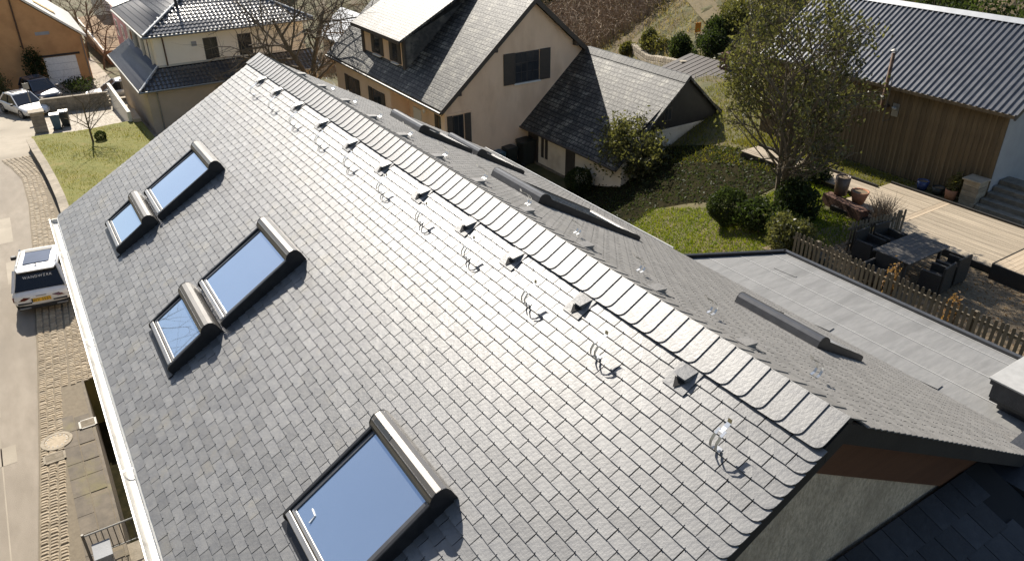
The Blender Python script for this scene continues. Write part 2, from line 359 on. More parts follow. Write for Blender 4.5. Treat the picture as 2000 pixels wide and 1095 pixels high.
# ================================================================== MAIN HOUSE
RZ, LEN, SLP = 9.8, 15.0, .5209
cs, sn = math.cos(SLP), math.sin(SLP)
SF, SB = 5.43, 6.45
def FT(u, s, h): return (u, s*cs+h*sn, RZ-s*sn+h*cs)
def BT(u, s, h): return (u, -(s*cs+h*sn), RZ-s*sn+h*cs)
MF = Matrix(((1, 0, 0), (0, cs, sn), (0, -sn, cs)))
MBk = Matrix(((-1, 0, 0), (0, -cs, -sn), (0, -sn, cs)))
house = thing('slate_roof_house', (7.5, 0, 0), 'long house with new grey slate roof, rows of roof windows and bright gutter', 'house')
yF, yB = 4.35, -5.45
XW = .32
gab = lambda x: [(x, yF, -1.75), (x, yF, RZ-.3-yF*sn/cs), (x, 0, RZ-.3), (x, yB, RZ-.3+yB*sn/cs), (x, yB, -1.75)]
MB().prism(gab(XW), (LEN-.35-XW, 0, 0)).build('wall', 'roughcast', house)
dk = MB()
for T, S in ((FT, SF), (BT, SB)): dk.prism([T(.05, 0, -.02), T(.05, S-.02, -.02), T(.05, S-.02, -.16), T(.05, 0, -.2)], (LEN-.1, 0, 0))
dk.build('roof_deck', 'underlay', house)
vb = MB()
for T, S in ((FT, SF), (BT, SB)): vb.prism([T(0, 0, -.006), T(0, S, -.006), T(0, S, -.15), T(0, 0, -.18)], (.045, 0, 0))
vb.build('verge_board', 'dark_board', house)
vb = MB()
for T, S in ((FT, SF), (BT, SB)): vb.prism([T(LEN-.045, 0, -.006), T(LEN-.045, S, -.006), T(LEN-.045, S, -.2), T(LEN-.045, 0, -.26)], (.045, 0, 0))
vb.build('verge_board', 'dark_board', house)
MB().prism([(XW-.03, 0, RZ-.22), (XW-.03, -5.2, RZ-.22-5.2*sn/cs), (XW-.03, -5.2, RZ-.8-5.2*sn/cs), (XW-.03, 0, RZ-.72), (XW-.03, 4.2, RZ-.8-4.2*sn/cs), (XW-.03, 4.2, RZ-.22-4.2*sn/cs)], (.028, 0, 0)).build('gable_board', 'brown_board', house, label='rusty brown board under the gable verge')
MB().prism([(-.002, .2, RZ-.12), (-.002, 0, RZ-.005), (-.002, -.2, RZ-.12), (-.002, -.2, RZ-.3), (-.002, 0, RZ-.2), (-.002, .2, RZ-.3)], (.05, 0, 0)).build('ridge_end', 'dark_board', house)
# gutters
def half_round(x0, x1, yc, zc, r, name, mat_, caps=True):
    mb = MB(); n = 12; pr = [(yc+r*math.cos(math.pi+math.pi*i/n), zc+r*math.sin(math.pi+math.pi*i/n)) for i in range(n+1)]
    pi = [(yc+(r-.012)*math.cos(math.pi+math.pi*i/n), zc+(r-.012)*math.sin(math.pi+math.pi*i/n)) for i in range(n+1)]
    ring = pr+pi[::-1]; k = len(ring)
    mb.v = [(x0, a, b) for a, b in ring]+[(x1, a, b) for a, b in ring]
    mb.f = [(i, (i+1) % k, k+(i+1) % k, k+i) for i in range(k)]
    g = mb.build(name, mat_, house, smooth=False)
    if caps:
        for x in (x0, x1): MB().prism([(x-.004, a, b) for a, b in pr], (.008, 0, 0)).build('end_cap', mat_, g)
    for s in (-1, 1): MB().tube([(x0, yc+s*r, zc+.004), (x1, yc+s*r, zc+.004)], .014, 6).build('bead', mat_, g)
    return g
ye, ze = SF*cs, RZ-SF*sn
g = half_round(-3.2, LEN+.06, ye+.062, ze-.055, .098, 'gutter', 'zinc')
for x in (2.4, 3.0, 6.1, 9.6, 13.2):
    n = 12
    m = MB(); pr = [(ye+.062+.103*math.cos(math.pi+math.pi*i/n), ze-.055+.103*math.sin(math.pi+math.pi*i/n)) for i in range(n+1)]
    m.v = [(x-.02, a, b) for a, b in pr]+[(x+.02, a, b) for a, b in pr]; m.f = [(i, i+1, n+2+i, n+1+i) for i in range(n)]
    m.box(x-.015, x+.015, ye-.05, ye+.16, ze-.056, ze-.048).build('bracket', 'zinc', g)
MB().fbox(FT, 0, LEN, SF-.03, SF+.035, -.03, -.012).build('eave_flashing', 'zinc', house)
yb, zb = -SB*cs, RZ-SB*sn
half_round(7.6, LEN+.06, yb-.07, zb-.055, .085, 'gutter', 'zinc')

# roof windows: (frame, from u, to u, top s, bottom s)
WIN = []
def on_window(front, u, s):
    return any(w[0] == front and w[1]+.14 < u < w[2]-.14 and w[3]+.05 < s < w[4]-.04 for w in WIN)
def roof_window(front, u0, u1, s0, s1, solar=False, handle=False, foot=True, tilt=0):
    WIN.append((front, u0, u1, s0, s1)); T = FT if front else (lambda u, s, h: BT(u, s, h*.7))
    hb, ht = .15, .20
    hh = lambda s: hb+(ht-hb)*(s1-s)/(s1-s0)
    rw = MB(); rw.prism([T(u0+.045, s0, .0), T(u0+.045, s1, .0), T(u0+.045, s1-.01, hb-.06), T(u0+.045, s0, ht-.05)], np.array(T(u1-.045, 0, 0))-np.array(T(u0+.045, 0, 0)))
    root = rw.build('roof_window', 'black_metal', house)
    for a, b in ((u0, u0+.045), (u1-.045, u1)):
        pts = [(s0+.02, .0), (s1+.03, .0), (s1+.03, hb-.045), (s1+.005, hb-.012), (s1-.05, hb), (s0+.25, hh(s0+.25)+.01), (s0+.02, ht+.02)]
        MB().prism([T(a, s, h) for s, h in pts], np.array(T(b, 0, 0))-np.array(T(a, 0, 0))).build('side_panel', 'black_metal', root, bevel=.008)
    g0, g1 = s0+.2, s1-.13
    MB().quad(T(u0+.1, g0, hh(g0)-.03+tilt), T(u1-.1, g0, hh(g0)-.03+tilt), T(u1-.1, g1, hh(g1)-.03), T(u0+.1, g1, hh(g1)-.03)).build('pane', 'glass', root, fix=False)
    for a, b in ((u0+.05, u0+.1), (u1-.1, u1-.05)): MB().prism([T(a, g0, hh(g0)-.055), T(a, g1+.02, hh(g1)-.055), T(a, g1+.02, hh(g1)-.018), T(a, g0, hh(g0)-.018)], np.array(T(b, 0, 0))-np.array(T(a, 0, 0))).build('sash', 'grey_metal', root)
    for k, (a, b, h) in enumerate(((g1, g1+.045, hb-.015), (g1+.052, g1+.115, hb+.002))):
        MB().fbox(T, u0+.05, u1-.05, a, b, .05, h).build('bottom_rail', 'alu', root, bevel=.008)
    # shutter box: a curved hood across the top
    pr = [(s0-.03, .02), (s0-.035, .16), (s0-.02, .225), (s0+.02, .262), (s0+.075, .275), (s0+.13, .262), (s0+.175, .232), (s0+.2, .19), (s0+.2, .15)]
    bx = MB().prism([T(u0-.002, s, h) for s, h in pr], np.array(T(u1+.002, 0, 0))-np.array(T(u0-.002, 0, 0))).build('shutter_box', 'bronze_alu' if front else 'grey_metal', root)
    for a, b in ((u0-.012, u0-.003), (u1+.003, u1+.012)):
        MB().prism([T(a, s, h+.004) for s, h in pr], np.array(T(b, 0, 0))-np.array(T(a, 0, 0))).build('end_cap', 'black_metal', root)
    MB().fbox(T, u0+.01, u1-.01, s0+.128, s0+.134, .25, .267).build('box_seam', 'grey_metal', root)
    if solar: MB().prism([T(u1-.42, s0+.078, .278), T(u1-.42, s0+.128, .266), T(u1-.42, s0+.128, .262), T(u1-.42, s0+.078, .272)], (.36, 0, 0)).build('solar_cell', 'solar', root)
    if handle: MB().tube([T(u1-.25, g1-.14, .1), T(u1-.25, g1-.14, .135), T(u1-.34, g1-.13, .135), T(u1-.36, g1-.05, .135)], .009, 6).build('handle', 'white_paint', root)
    if foot: MB().fbox(T, u0-.02, u1+.02, s1, s1+.1, .012, .03).build('flashing', 'black_metal', root)
    return root
roof_window(True, 2.14, 3.46, 2.66, 4.05, solar=True, handle=True)
for u0, u1 in ((7.08, 8.42), (11.33, 12.66)):
    roof_window(True, u0, u1, 2.24, 3.62, foot=False); roof_window(True, u0, u1, 3.72, 4.52)
for u0, u1, l in ((6.68, 8.09, ((2.0, 4.5),)), (11.2, 12.55, ((2.2, 3.55), (3.75, 5.1))), (2.25, 3.62, ((3.45, 4.7),))):
    for s0, s1 in l: roof_window(False, u0, u1, s0, s1)
roof_windows_n = len(WIN)

# slates
SW, SE, S0 = .2563, .1244, .320
def slate_mesh(w, e, rad=0, j=.0022, ov=.034, far=False):
    g = .0052; q = lambda a=j: random.uniform(-a, a)
    top = [(g, -ov), (w-g, -ov), (w-g+q(), e+q()), (w*.5+q(.02), e+q()), (g+q(), e+q())]
    if rad:
        c = (rad-.03, e-rad)
        arc = [(c[0]-rad*math.sin(a)*.999, c[1]+rad*math.cos(a)) for a in (.0, .4, .8, 1.2, 1.57)]
        top = [(-.03, -ov), (w-g, -ov), (w-g+q(), e+q())]+arc
        if far: top = [(w-p[0], p[1]) for p in top][::-1]
    hz = lambda s: .004+.0155*(s+ov)/(e+ov)
    n = len(top); mb = MB()
    mb.add([(u, s, hz(s)+(q(.0012) if s > 0 else 0)) for u, s in top]+[(u, s, hz(s)-.009) for u, s in top],
           [tuple(range(n))]+[(i, (i+1) % n, n+(i+1) % n, n+i) for i in range(n)])
    return mb
VAR = [slate_mesh(SW, SE) for _ in range(10)]
VARH = [slate_mesh(SW/2, SE, j=.001) for _ in range(3)]
VARN = [slate_mesh(SW, SE, .075) for _ in range(4)]; VARNH = [slate_mesh(SW/2, SE, .075) for _ in range(4)]
VARF = [slate_mesh(SW, SE, .075, far=True) for _ in range(4)]; VARFH = [slate_mesh(SW*.75, SE, .075, far=True) for _ in range(3)]
MESH = {}
def shared(mb, mat_):
    k = (id(mb), mat_)
    if k not in MESH:
        m = mb.mesh('slate'); m.materials.append(MT[mat_]); MESH[k] = m
    return MESH[k]
def to_world(T, u, s, pts, flip):
    return [T(u+(-p[0] if flip else p[0]), s+p[1], p[2]) for p in pts]
allsl = []; clips = {True: MB(), False: MB()}
for front in (True, False):
    T = FT if front else BT; S = SF if front else SB
    k = 0
    while S0+SE*k < S-.02:
        s = S0+SE*k; odd = k % 2
        us = []; u = 0.0
        if odd: us.append((0, SW/2)); u = SW/2
        while u < LEN-.05:
            w = SW if u+SW <= LEN-.04 else LEN-u
            us.append((u, w)); u += SW
        for (u, w) in us:
            near = u == 0; far = u+w > LEN-.01
            if w < .09: continue
            if on_window(front, u+w/2, s+SE/2): continue
            if not front and u > 15: continue
            if near: mb = random.choice(VARNH if w < .2 else VARN)
            elif far: mb = None
            else: mb = random.choice(VAR)
            if far: mb = slate_mesh(w, SE, min(.075, w*.6), far=True)
            allsl.append((front, u, s, w, mb))
            if not near:
                c = clips[front]; jx = random.uniform(-.003, .003)
                c.fbox(T, u-.0017+jx, u+.0017+jx, s-.014, s+.005, .012, .0225)
        k += 1
sc_ = []
for a in allsl:
    T = FT if a[0] else BT; P = T(a[1]+a[3]/2, a[2]+SE/2, .02); x, y, z = proj(P)
    nrm = np.array((0, sn if a[0] else -sn, cs)); d = (CAM-np.array(P)); cosv = nrm@d/np.linalg.norm(d)
    inside = -10 < x < 2010 and -10 < y < 1105 and cosv > .02
    sc_.append(cosv*a[3]/z**2 if inside else 0)
order = sorted(range(len(allsl)), key=lambda i: -sc_[i]); keep = set(order[:300])
rest = {True: MB(), False: MB()}
for i, (front, u, s, w, mb) in enumerate(allsl):
    T = FT if front else BT
    if i in keep and front:
        place(shared(mb, 'slate'), 'slate', house, T(u, s, 0), MF)
    else:
        rest[front].add(to_world(T, u, s, mb.v, False), mb.f)
rest[True].build('slates', 'slate', house, fix=False, kind='stuff'); rest[False].build('slates', 'slate_back', house, fix=False, kind='stuff')
clips[True].build('slate_clips', 'clip', house, fix=False, kind='stuff'); clips[False].build('slate_clips', 'clip', house, fix=False, kind='stuff')
# ridge slates
def ridge_mesh(e=.193, L_=.335, top=-.035, j=.003):
    q = lambda: random.uniform(-j, j); r = .07; ov = .05
    lo = L_+q()
    pts = [(e+ov, top), (e+ov, lo), (r+.01, lo)]+[(r-r*math.sin(a), lo-r+r*math.cos(a)) for a in (.4, .8, 1.2, 1.57)]+[(q()*.5, top)]
    hz = lambda u: .046-.013*u/(e+ov)
    n = len(pts); mb = MB()
    return mb.add([(u, s, hz(u)) for u, s in pts]+[(u, s, hz(u)-.011) for u, s in pts], [tuple(range(n))]+[(i, (i+1) % n, n+(i+1) % n, n+i) for i in range(n)])
RV = [ridge_mesh() for _ in range(6)]; RVB = [ridge_mesh(top=.012) for _ in range(5)]
RVm = []
for mb in RV: m = mb.mesh('ridge_slate'); m.materials.append(MT['slate']); RVm.append(m)
u = 0
while u < LEN-.1:
    place(random.choice(RVm), 'ridge_slate', house, FT(u, 0, 0), MF); u += .193
u = 0
while u < LEN-.1:
    MB().add([BT(u+p[0], p[1], p[2]) for p in random.choice(RVB).v], RVB[0].f).build('ridge_slate', 'slate_back', house); u += .193
MB().fbox(BT, 0, LEN, -.02, .05, .0, .042).build('ridge_strip', 'dark_board', house)

# slate vents, front and back
def vent(front, u, s):
    T = FT if front else BT
    pl = MB().fbox(T, u-.13, u+.13, s-.14, s+.14, .016, .024).build('roof_vent', 'slate' if front else 'slate_back', house)
    A, B_, w = s-.13, s+.03, .074
    hood = MB()
    hood.add([T(u-w, A, .024), T(u+w, A, .024), T(u+w, B_, .085), T(u-w, B_, .085), T(u+w*1.0, B_-.02, .022), T(u-w*1.0, B_-.02, .022)], [(0, 1, 2, 3), (1, 4, 2), (0, 3, 5)])
    hood.build('hood', 'slate' if front else 'slate_back', pl, label='small grey metal hood')
    MB().add([T(u-w*.97, B_-.022, .024), T(u+w*.97, B_-.022, .024), T(u+w*.97, B_-.004, .082), T(u-w*.97, B_-.004, .082), T(u-w*.9, B_, .033), T(u+w*.9, B_, .033), T(u, B_+.1, .033)], [(0, 1, 2, 3), (4, 5, 6)]).build('opening_and_shadow', 'underlay', pl)  # dark inside, plus a black triangle painting the hood's shadow downslope
for u, s in zip([1.33, 2.83, 4.08, 5.14, 6.38, 7.62, 8.87, 10.15, 11.42, 12.63, 13.67], [.47]*11): vent(True, u, s)
for u in (1.45, 2.7, 3.95, 5.2, 6.45, 7.7, 8.95, 10.2, 11.45, 12.7, 13.9): vent(False, u, .62)
# ladder hooks: two curved steel straps that join at the upper end
def hook(front, u, s):
    T = FT if front else BT
    path = [(.02, .02), (.055, .05), (.058, .095), (.03, .14), (-.03, .168), (-.09, .172)]
    def strap(pts, w, u_):
        mb = MB(); vv = []
        for ds, h in pts: vv += [T(u_-w/2, s+ds, h), T(u_+w/2, s+ds, h)]
        n = len(pts)
        for ds, h in pts: vv += [T(u_-w/2, s+ds-.002, h+.004), T(u_+w/2, s+ds-.002, h+.004)]
        f = [(2*i, 2*i+1, 2*i+3, 2*i+2) for i in range(n-1)]+[(2*n+2*i, 2*n+2*i+1, 2*n+2*i+3, 2*n+2*i+2) for i in range(n-1)]
        f += [(2*i, 2*i+2, 2*n+2*i+2, 2*n+2*i) for i in range(n-1)]+[(2*i+1, 2*i+3, 2*n+2*i+3, 2*n+2*i+1) for i in range(n-1)]
        return mb.add(vv, f)
    r = strap([(-.06, .171), (-.12, .168), (-.165, .172), (-.19, .2)], .042, u).build('roof_hook', 'steel', house)
    for d in (-.03, .03): strap(path, .026, u+d).build('strap', 'steel', r)
    MB().fbox(T, u-.035, u+.035, s-.0, s+.035, .014, .022).build('foot', 'steel', r)
for u in (.62, 2.17, 3.36, 4.65, 5.87, 7.1, 8.35, 9.59, 10.89, 12.1, 13.3): hook(True, u, .77)
for u in (.95, 2.3, 3.45, 4.7, 5.85, 7.05, 8.3, 9.6, 10.9, 12.1, 13.3): hook(False, u, 1.05)

# ================================================================== FLAT ROOF EXTENSION, CHIMNEY AND LOWER ROOF AT THE GABLE
ext = thing('flat_roof_extension', (3, -6.9, 0), 'low extension with grey bitumen flat roof joining the back eave', 'extension')
ZF = 6.28
lx = lambda y: 7.54+(y+5.9)*(1.04/1.95)           # slanting left edge
MB().prism([(lx(-5.5), -5.5, 0), (lx(-7.9), -7.9, 0), (-2, -8.1, 0), (-2, -5.5, 0)], (0, 0, ZF-.02)).build('wall', 'grey_render', ext)
ys_ = [-5.62, -6.42, -7.02, -7.62, -7.86]
for i in range(4):
    a, b = ys_[i], ys_[i+1]; z = ZF+.004*i
    MB().prism([(lx(a)-.04, a+.03, z-.02), (lx(b)-.04, b, z-.02), (-2, b-.14, z-.02), (-2, a-.11, z-.02)], (0, 0, .022)).build('membrane_sheet', 'membrane', ext)
    MB().prism([(lx(b)-.05, b+.03, z), (lx(b)-.05, b+.012, z), (-2, b-.14+.012, z), (-2, b-.14+.03, z)], (0, 0, .009)).build('lap_seam', 'seam', ext)
MB().prism([(lx(-5.62)+.02, -5.62, ZF), (lx(-5.72), -5.76, ZF), (-2, -5.86, ZF), (-2, -5.55, ZF)], (0, 0, .03)).build('upstand', 'seam', ext)
MB().prism([(lx(-5.6)-.02, -5.6, ZF-.1), (lx(-7.9)-.02, -7.9, ZF-.1), (lx(-7.9)+.05, -7.93, ZF-.1), (lx(-5.6)+.05, -5.6, ZF-.1)], (0, 0, .17)).build('edge_trim', 'black_metal', ext)
MB().prism([(lx(-7.9)+.04, -7.86, ZF-.12), (lx(-7.9)+.04, -7.94, ZF-.12), (-2, -8.09, ZF-.12), (-2, -8.01, ZF-.12)], (0, 0, .19)).build('edge_trim', 'grey_metal', ext)
for (x, y, w, d, r) in ((4.35, -6.15, .62, .16, .12), (2.35, -6.15, .62, .16, .1), (5.9, -7.2, .5, .05, .1)):
    M_ = Matrix.Translation((x, y, 0)) @ rz(r); MB().box(-w/2, w/2, -d/2, d/2, ZF+.012, ZF+.02, M_).build('patch', 'membrane', ext)
ch = thing('chimney', (.8, -6.75, ZF), 'slate clad chimney block with pale cap on the flat roof', 'chimney')
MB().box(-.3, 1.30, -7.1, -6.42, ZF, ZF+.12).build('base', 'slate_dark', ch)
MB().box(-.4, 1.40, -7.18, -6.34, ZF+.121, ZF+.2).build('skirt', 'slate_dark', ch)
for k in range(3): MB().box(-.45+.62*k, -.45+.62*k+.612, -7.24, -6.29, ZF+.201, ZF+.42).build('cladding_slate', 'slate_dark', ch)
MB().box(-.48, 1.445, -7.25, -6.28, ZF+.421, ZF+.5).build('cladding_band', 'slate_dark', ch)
MB().box(-.5, 1.47, -7.27, -6.26, ZF+.501, ZF+.53).build('cap', 'seam', ch, bevel=.006)
MB().lathe([(.16, 0), (.16, .12), (.2, .12), (.2, .2), (.05, .26), (0, .26)], (.62, -6.78, ZF+.53), 20).build('cowl', 'iron_pale', ch, smooth=False)
low = thing('lower_roof', (-2, 0, 0), 'dark slate lower roof against the near gable wall', 'roof')
zl = lambda x: 7.5+(x-.3)*.36
MB().prism([(.28, 4.6, zl(.28)-.05), (.28, -3.6, zl(.28)-.05), (-6, -3.6, zl(-6)-.05), (-6, 4.6, zl(-6)-.05)], (0, 0, -.1)).build('roof_deck', 'underlay', low)
MB().box(-6, .25, -3.5, 4.5, 0, zl(-6)-.2).build('wall', 'roughcast', low)
mlow = [MB().add([(0, 0, .012), (.34, 0, .028), (.34, .30, .028), (0, .30, .012), (0, 0, 0), (.34, 0, .01), (.34, .3, .01), (0, .3, 0)], [(0, 1, 2, 3), (0, 4, 5, 1), (1, 5, 6, 2), (2, 6, 7, 3)]).mesh('slate') for _ in range(1)]
mlow[0].materials.append(MT['slate_dark'])
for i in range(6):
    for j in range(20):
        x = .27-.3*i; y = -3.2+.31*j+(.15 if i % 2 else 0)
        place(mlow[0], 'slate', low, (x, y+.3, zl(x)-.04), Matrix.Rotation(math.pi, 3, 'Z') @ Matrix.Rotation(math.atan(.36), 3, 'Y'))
up = thing('slate_hood', (-.3, -4.2, 0), 'dark slate covered hood beside the end of the brown gable board', 'hood')
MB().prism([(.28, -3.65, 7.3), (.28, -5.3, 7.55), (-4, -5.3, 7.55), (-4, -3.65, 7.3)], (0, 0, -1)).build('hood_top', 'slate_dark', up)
MB().box(-4, .27, -5.25, -3.7, 0, 6.4).build('wall', 'roughcast', up)

# ================================================================== FENCES, DECK, TABLE
def picket_mesh(h, w=.075, t=.022):
    n = 5; top = [(w/2*math.cos(math.pi*i/n), h-w/2+w/2*math.sin(math.pi*i/n)) for i in range(n+1)]
    return MB().prism([(-w/2, 0, 0), (w/2, 0, 0)]+[(a, 0, b) for a, b in top], (0, t, 0))
def fence(p0, p1, z0, h, label, sp=.135):
    p0, p1 = np.array(p0), np.array(p1); d = p1-p0; L_ = np.linalg.norm(d); d /= L_; ang = math.atan2(d[1], d[0])
    t = thing('picket_fence', (*p0, z0), label, 'fence', 'picket fences round the terrace')
    m = [picket_mesh(h+random.uniform(-.02, .02)).mesh('picket') for _ in range(4)]
    for q in m: q.materials.append(MT['fence_wood'])
    for i in range(int(L_/sp)+1):
        P = p0+d*sp*i; place(random.choice(m), 'picket', t, (P[0], P[1], z0+.04), Matrix.Rotation(ang+random.uniform(-.03, .03), 3, 'Z') @ Matrix.Rotation(random.uniform(-.025, .025), 3, 'Y'))
    n_ = np.array([-d[1], d[0]])
    for zz in (.25, h-.22):
        M_ = Matrix.Translation((p0[0], p0[1], z0)) @ rz(ang); MB().box(0, L_, -.045, -.002, zz, zz+.07, M_).build('rail', 'fence_wood', t)
    for k in range(int(L_/2.2)+1):
        M_ = Matrix.Translation((p0[0], p0[1], z0)) @ rz(ang); x = min(L_-.05, 2.2*k); MB().box(x, x+.09, -.14, -.05, 0, h-.02, M_).build('post', 'fence_wood', t)
fence((2.2, -12.42), (9.6, -12.46), 3.4, .95, 'long weathered picket fence running along the flat roof edge')
fence((8.72, -16.3), (9.05, -14.2), 3.4, .95, 'short picket fence behind the dining table beside the bare shrub')
deck = thing('wooden_deck', (8, -18, 3.4), 'sunlit timber deck with long boards in front of the barn', 'deck')
ZD = 3.6
def planks(x0, x1, y0, y1, along='x', w=.14, z=ZD, name='deck_board'):
    if along == 'x':
        n = int(round((y1-y0)/w))
        for i in range(n): MB().box(x0, x1, y0+w*i+.004, y0+w*(i+1)-.004, z-.03, z+random.uniform(-.002, .002)).build(name, 'deck_wood', deck)
    else:
        n = int(round((x1-x0)/w))
        for i in range(n): MB().box(x0+w*i+.004, x0+w*(i+1)-.004, y0, y1, z-.03, z+random.uniform(-.002, .002)).build(name, 'deck_wood_y', deck)
planks(2.0, 9.12, -19.72, -16.5); planks(9.38, 11.3, -19.72, -17.06); planks(9.13, 9.37, -19.72, -16.5, 'y', .12); planks(11.305, 16.5, -18.98, -18.02)
MB().box(2.0, 11.3, -19.7, -16.52, 3.3, ZD-.05).build('substructure', 'dark_board', deck)
MB().box(11.31, 16.5, -18.96, -18.04, 3.3, ZD-.05).build('substructure', 'dark_board', deck)
MB().box(2.0, 9.1, -16.498, -16.46, 3.3, ZD-.004).build('fascia', 'dark_board', deck)
MB().box(3, 11.3, -19.80, -19.73, 3.3, ZD+.06).build('edging', 'dark_board', deck); MB().box(11.32, 16.5, -19.06, -18.99, 3.3, ZD+.08).build('edging', 'dark_board', deck)
dk2 = thing('raised_deck', (4, -17.4, 3.4), 'raised corner of the timber deck with boards laid crosswise', 'deck')
deck_main, deck = deck, dk2
planks(1.0, 5.92, -18.6, -16.2, 'y', .14, 3.86); MB().box(1, 5.9, -18.58, -16.22, 3.61, 3.82).build('substructure', 'dark_board', dk2)
MB().box(1, 5.93, -16.198, -16.16, 3.4, 3.855).build('fascia', 'dark_board', dk2); MB().box(5.922, 5.95, -18.6, -16.2, 3.61, 3.855).build('fascia', 'dark_board', dk2)
deck = deck_main
tag(MB().box(3.0, 6.9, -20.0, -19.86, 3.42, 3.72).build('garden_kerb', 'grey_render'), 'pale kerb stone edging between deck and stone steps', 'kerb')
tb = thing('dining_table', (7.4, -14.7, 3.4), 'dark slatted outdoor dining table in dappled shade on the terrace', 'table')
for i in range(8): MB().box(6.86+.135*i, 6.86+.135*i+.128, -15.62, -13.72, 4.11, 4.14).build('table_slat', 'table_wood', tb)
MB().box(6.95, 7.85, -15.5, -13.84, 4.03, 4.108).build('apron', 'table_wood', tb)
for x in (6.98, 7.76):
    for y in (-15.5, -13.9): MB().box(x, x+.07, y, y+.07, 3.4, 4.03).build('leg', 'table_wood', tb)
def chair(x, y, a, label):
    t = thing('wicker_armchair', (x, y, 3.4), label, 'chair', 'wicker armchairs round the dining table', rz=a)
    B = lambda n, *q: MB().box(*q).build(n, 'wicker', t, local=True, bevel=.015)
    B('seat', -.26, .26, -.26, .26, .2, .44); B('backrest', -.32, -.262, -.3, .3, .1, .86)
    B('armrest', -.26, .28, .262, .33, .1, .64); B('armrest', -.26, .28, -.33, -.262, .1, .64)
    for u_ in (-.28, .22):
        for v_ in (-.28, .24): B('leg', u_, u_+.05, v_, v_+.05, 0, .2)
chair(6.45, -15.1, 0, 'dark wicker armchair at the table nearest the raised deck boards')
chair(6.4, -14.3, .1, 'dark wicker armchair at the fence side of the table end')
chair(8.45, -14.4, math.pi, 'dark wicker armchair between the table and the long picket fence corner')
chair(8.4, -15.2, math.pi-.1, 'dark wicker armchair in front of the short cross fence')
chair(7.4, -13.25, math.pi/2, 'dark wicker armchair with its back to the long picket fence')
# ================================================================== BARN
barn = thing('timber_barn', (12.8, -24, 3.4), 'timber barn with ribbed grey metal roof and vertical board wall', 'barn')
MB().box(8.75, 18.2, -27.0, -21.09, 2.0, 6.42).build('wall', 'grey_render', barn)
MB().box(8.76, 18.19, -21.088, -21.055, 3.3, 6.41).build('backing', 'underlay', barn)
MB().prism([(8.76, -21.06, 6.42), (8.76, -27.0, 6.42), (8.76, -24.0, 8.4)], (9.4, 0, 0)).build('gable', 'grey_render', barn)
mbd = [MB().box(.0, .166, 0, .03, 0, 2.98).mesh('board') for _ in range(1)]; mbt = [MB().box(0, .045, 0, .055, 0, 2.98).mesh('batten')]
for q in mbd+mbt: q.materials.append(MT['board'])
i = 0; x = 8.75
while x < 18.05:
    place(mbd[0], 'board', barn, (x, -21.05, 3.42)); place(mbt[0], 'batten', barn, (x+.152, -21.045, 3.415)); x += .178
def ribbed(x0, x1, P0, P1, pitch, h, name, parent, mat_):
    P0, P1 = np.array(P0, float), np.array(P1, float); d = P1-P0; n = np.array([0, -d[2], d[1]]); n /= np.linalg.norm(n); n *= (1 if n[2] > 0 else -1)
    pr = [(0, 0), (.50, 0), (.62, 1), (.88, 1)]; xs = []; hs = []
    x = x0
    while x < x1:
        for a, b in pr: xs.append(x+a*pitch); hs.append(b*h)
        x += pitch
    mb = MB(); k = len(xs)
    mb.v = [(a, *(P0[1:]+n[1:]*b)) for a, b in zip(xs, hs)]+[(a, *(P1[1:]+n[1:]*b)) for a, b in zip(xs, hs)]
    mb.f = [(i, i+1, k+i+1, k+i) for i in range(k-1)]
    return mb.build(name, mat_, parent)
ribbed(8.5, 18.4, (0, -20.72, 6.50), (0, -24.0, 8.65), .205, .045, 'roof_sheet', barn, 'rib_metal')
ribbed(8.5, 18.4, (0, -27.28, 6.50), (0, -24.0, 8.65), .205, .045, 'roof_sheet', barn, 'rib_metal')
MB().prism([(8.45, -23.8, 8.58), (8.45, -24.0, 8.72), (8.45, -24.2, 8.58), (8.45, -24.0, 8.66)], (9.97, 0, 0)).build('ridge_cap', 'ridge_metal', barn)
MB().box(8.48, 18.4, -20.74, -20.69, 6.40, 6.50).build('eave_trim', 'board', barn)
MB().prism([(8.42, -20.7, 6.36), (8.42, -20.7, 6.54), (8.42, -24.0, 8.70), (8.42, -24.0, 8.5)], (.07, 0, 0)).build('verge_trim', 'rib_metal', barn)
fl = thing('flue_pipe', (12.7, -20.85, 5.5), 'rusty stove flue pipe with cap on the barn wall', 'flue')
MB().tube([(12.78, -20.98, 5.75), (12.78, -20.8, 5.75), (12.78, -20.6, 5.62), (12.78, -20.6, 7.62)], .062, 12).build('pipe', 'rust', fl, smooth=True)
MB().lathe([(.1, 0), (.12, .03), (.02, .09), (0, .09)], (12.78, -20.6, 7.68), 14).build('cap', 'iron_pale', fl)
MB().tube([(12.62, -20.97, 5.3), (12.62, -20.6, 5.3), (12.62, -20.6, 6.9)], .014, 6).build('bracket', 'iron', fl)
MB().box(12.35, 12.6, -20.985, -20.965, 5.45, 5.9).build('wall_plate', 'iron_pale', fl)
MB().lathe([(0, .06), (.07, .05), (.1, 0), (.1, -.08), (0, -.1)], (12.45, -20.85, 5.78), 14).build('elbow', 'iron_pale', fl, smooth=True)
stp = thing('stone_steps', (8.2, -21.2, 3.4), 'weathered stone steps rising beside the barn corner', 'steps')
for k in range(5): MB().box(7.2, 8.72, -22.2, -20.4-.3*k, 3.38+.002*k, 3.55+.15*k).build('step', 'stone_dark', stp, bevel=.012)
pil = thing('stone_pier', (9.0, -21.0, 3.4), 'stone pier with pale slab top beside the steps', 'pier')
for k in range(5): MB().box(8.75+random.uniform(0, .02), 9.3-random.uniform(0, .02), -21.0, -20.45, 3.38+.17*k+.004, 3.38+.17*(k+1)).build('stone_course', 'stone', pil, bevel=.012)
MB().box(8.72, 9.34, -21.02, -20.4, 4.24, 4.3).build('top_slab', 'stone', pil, bevel=.01)
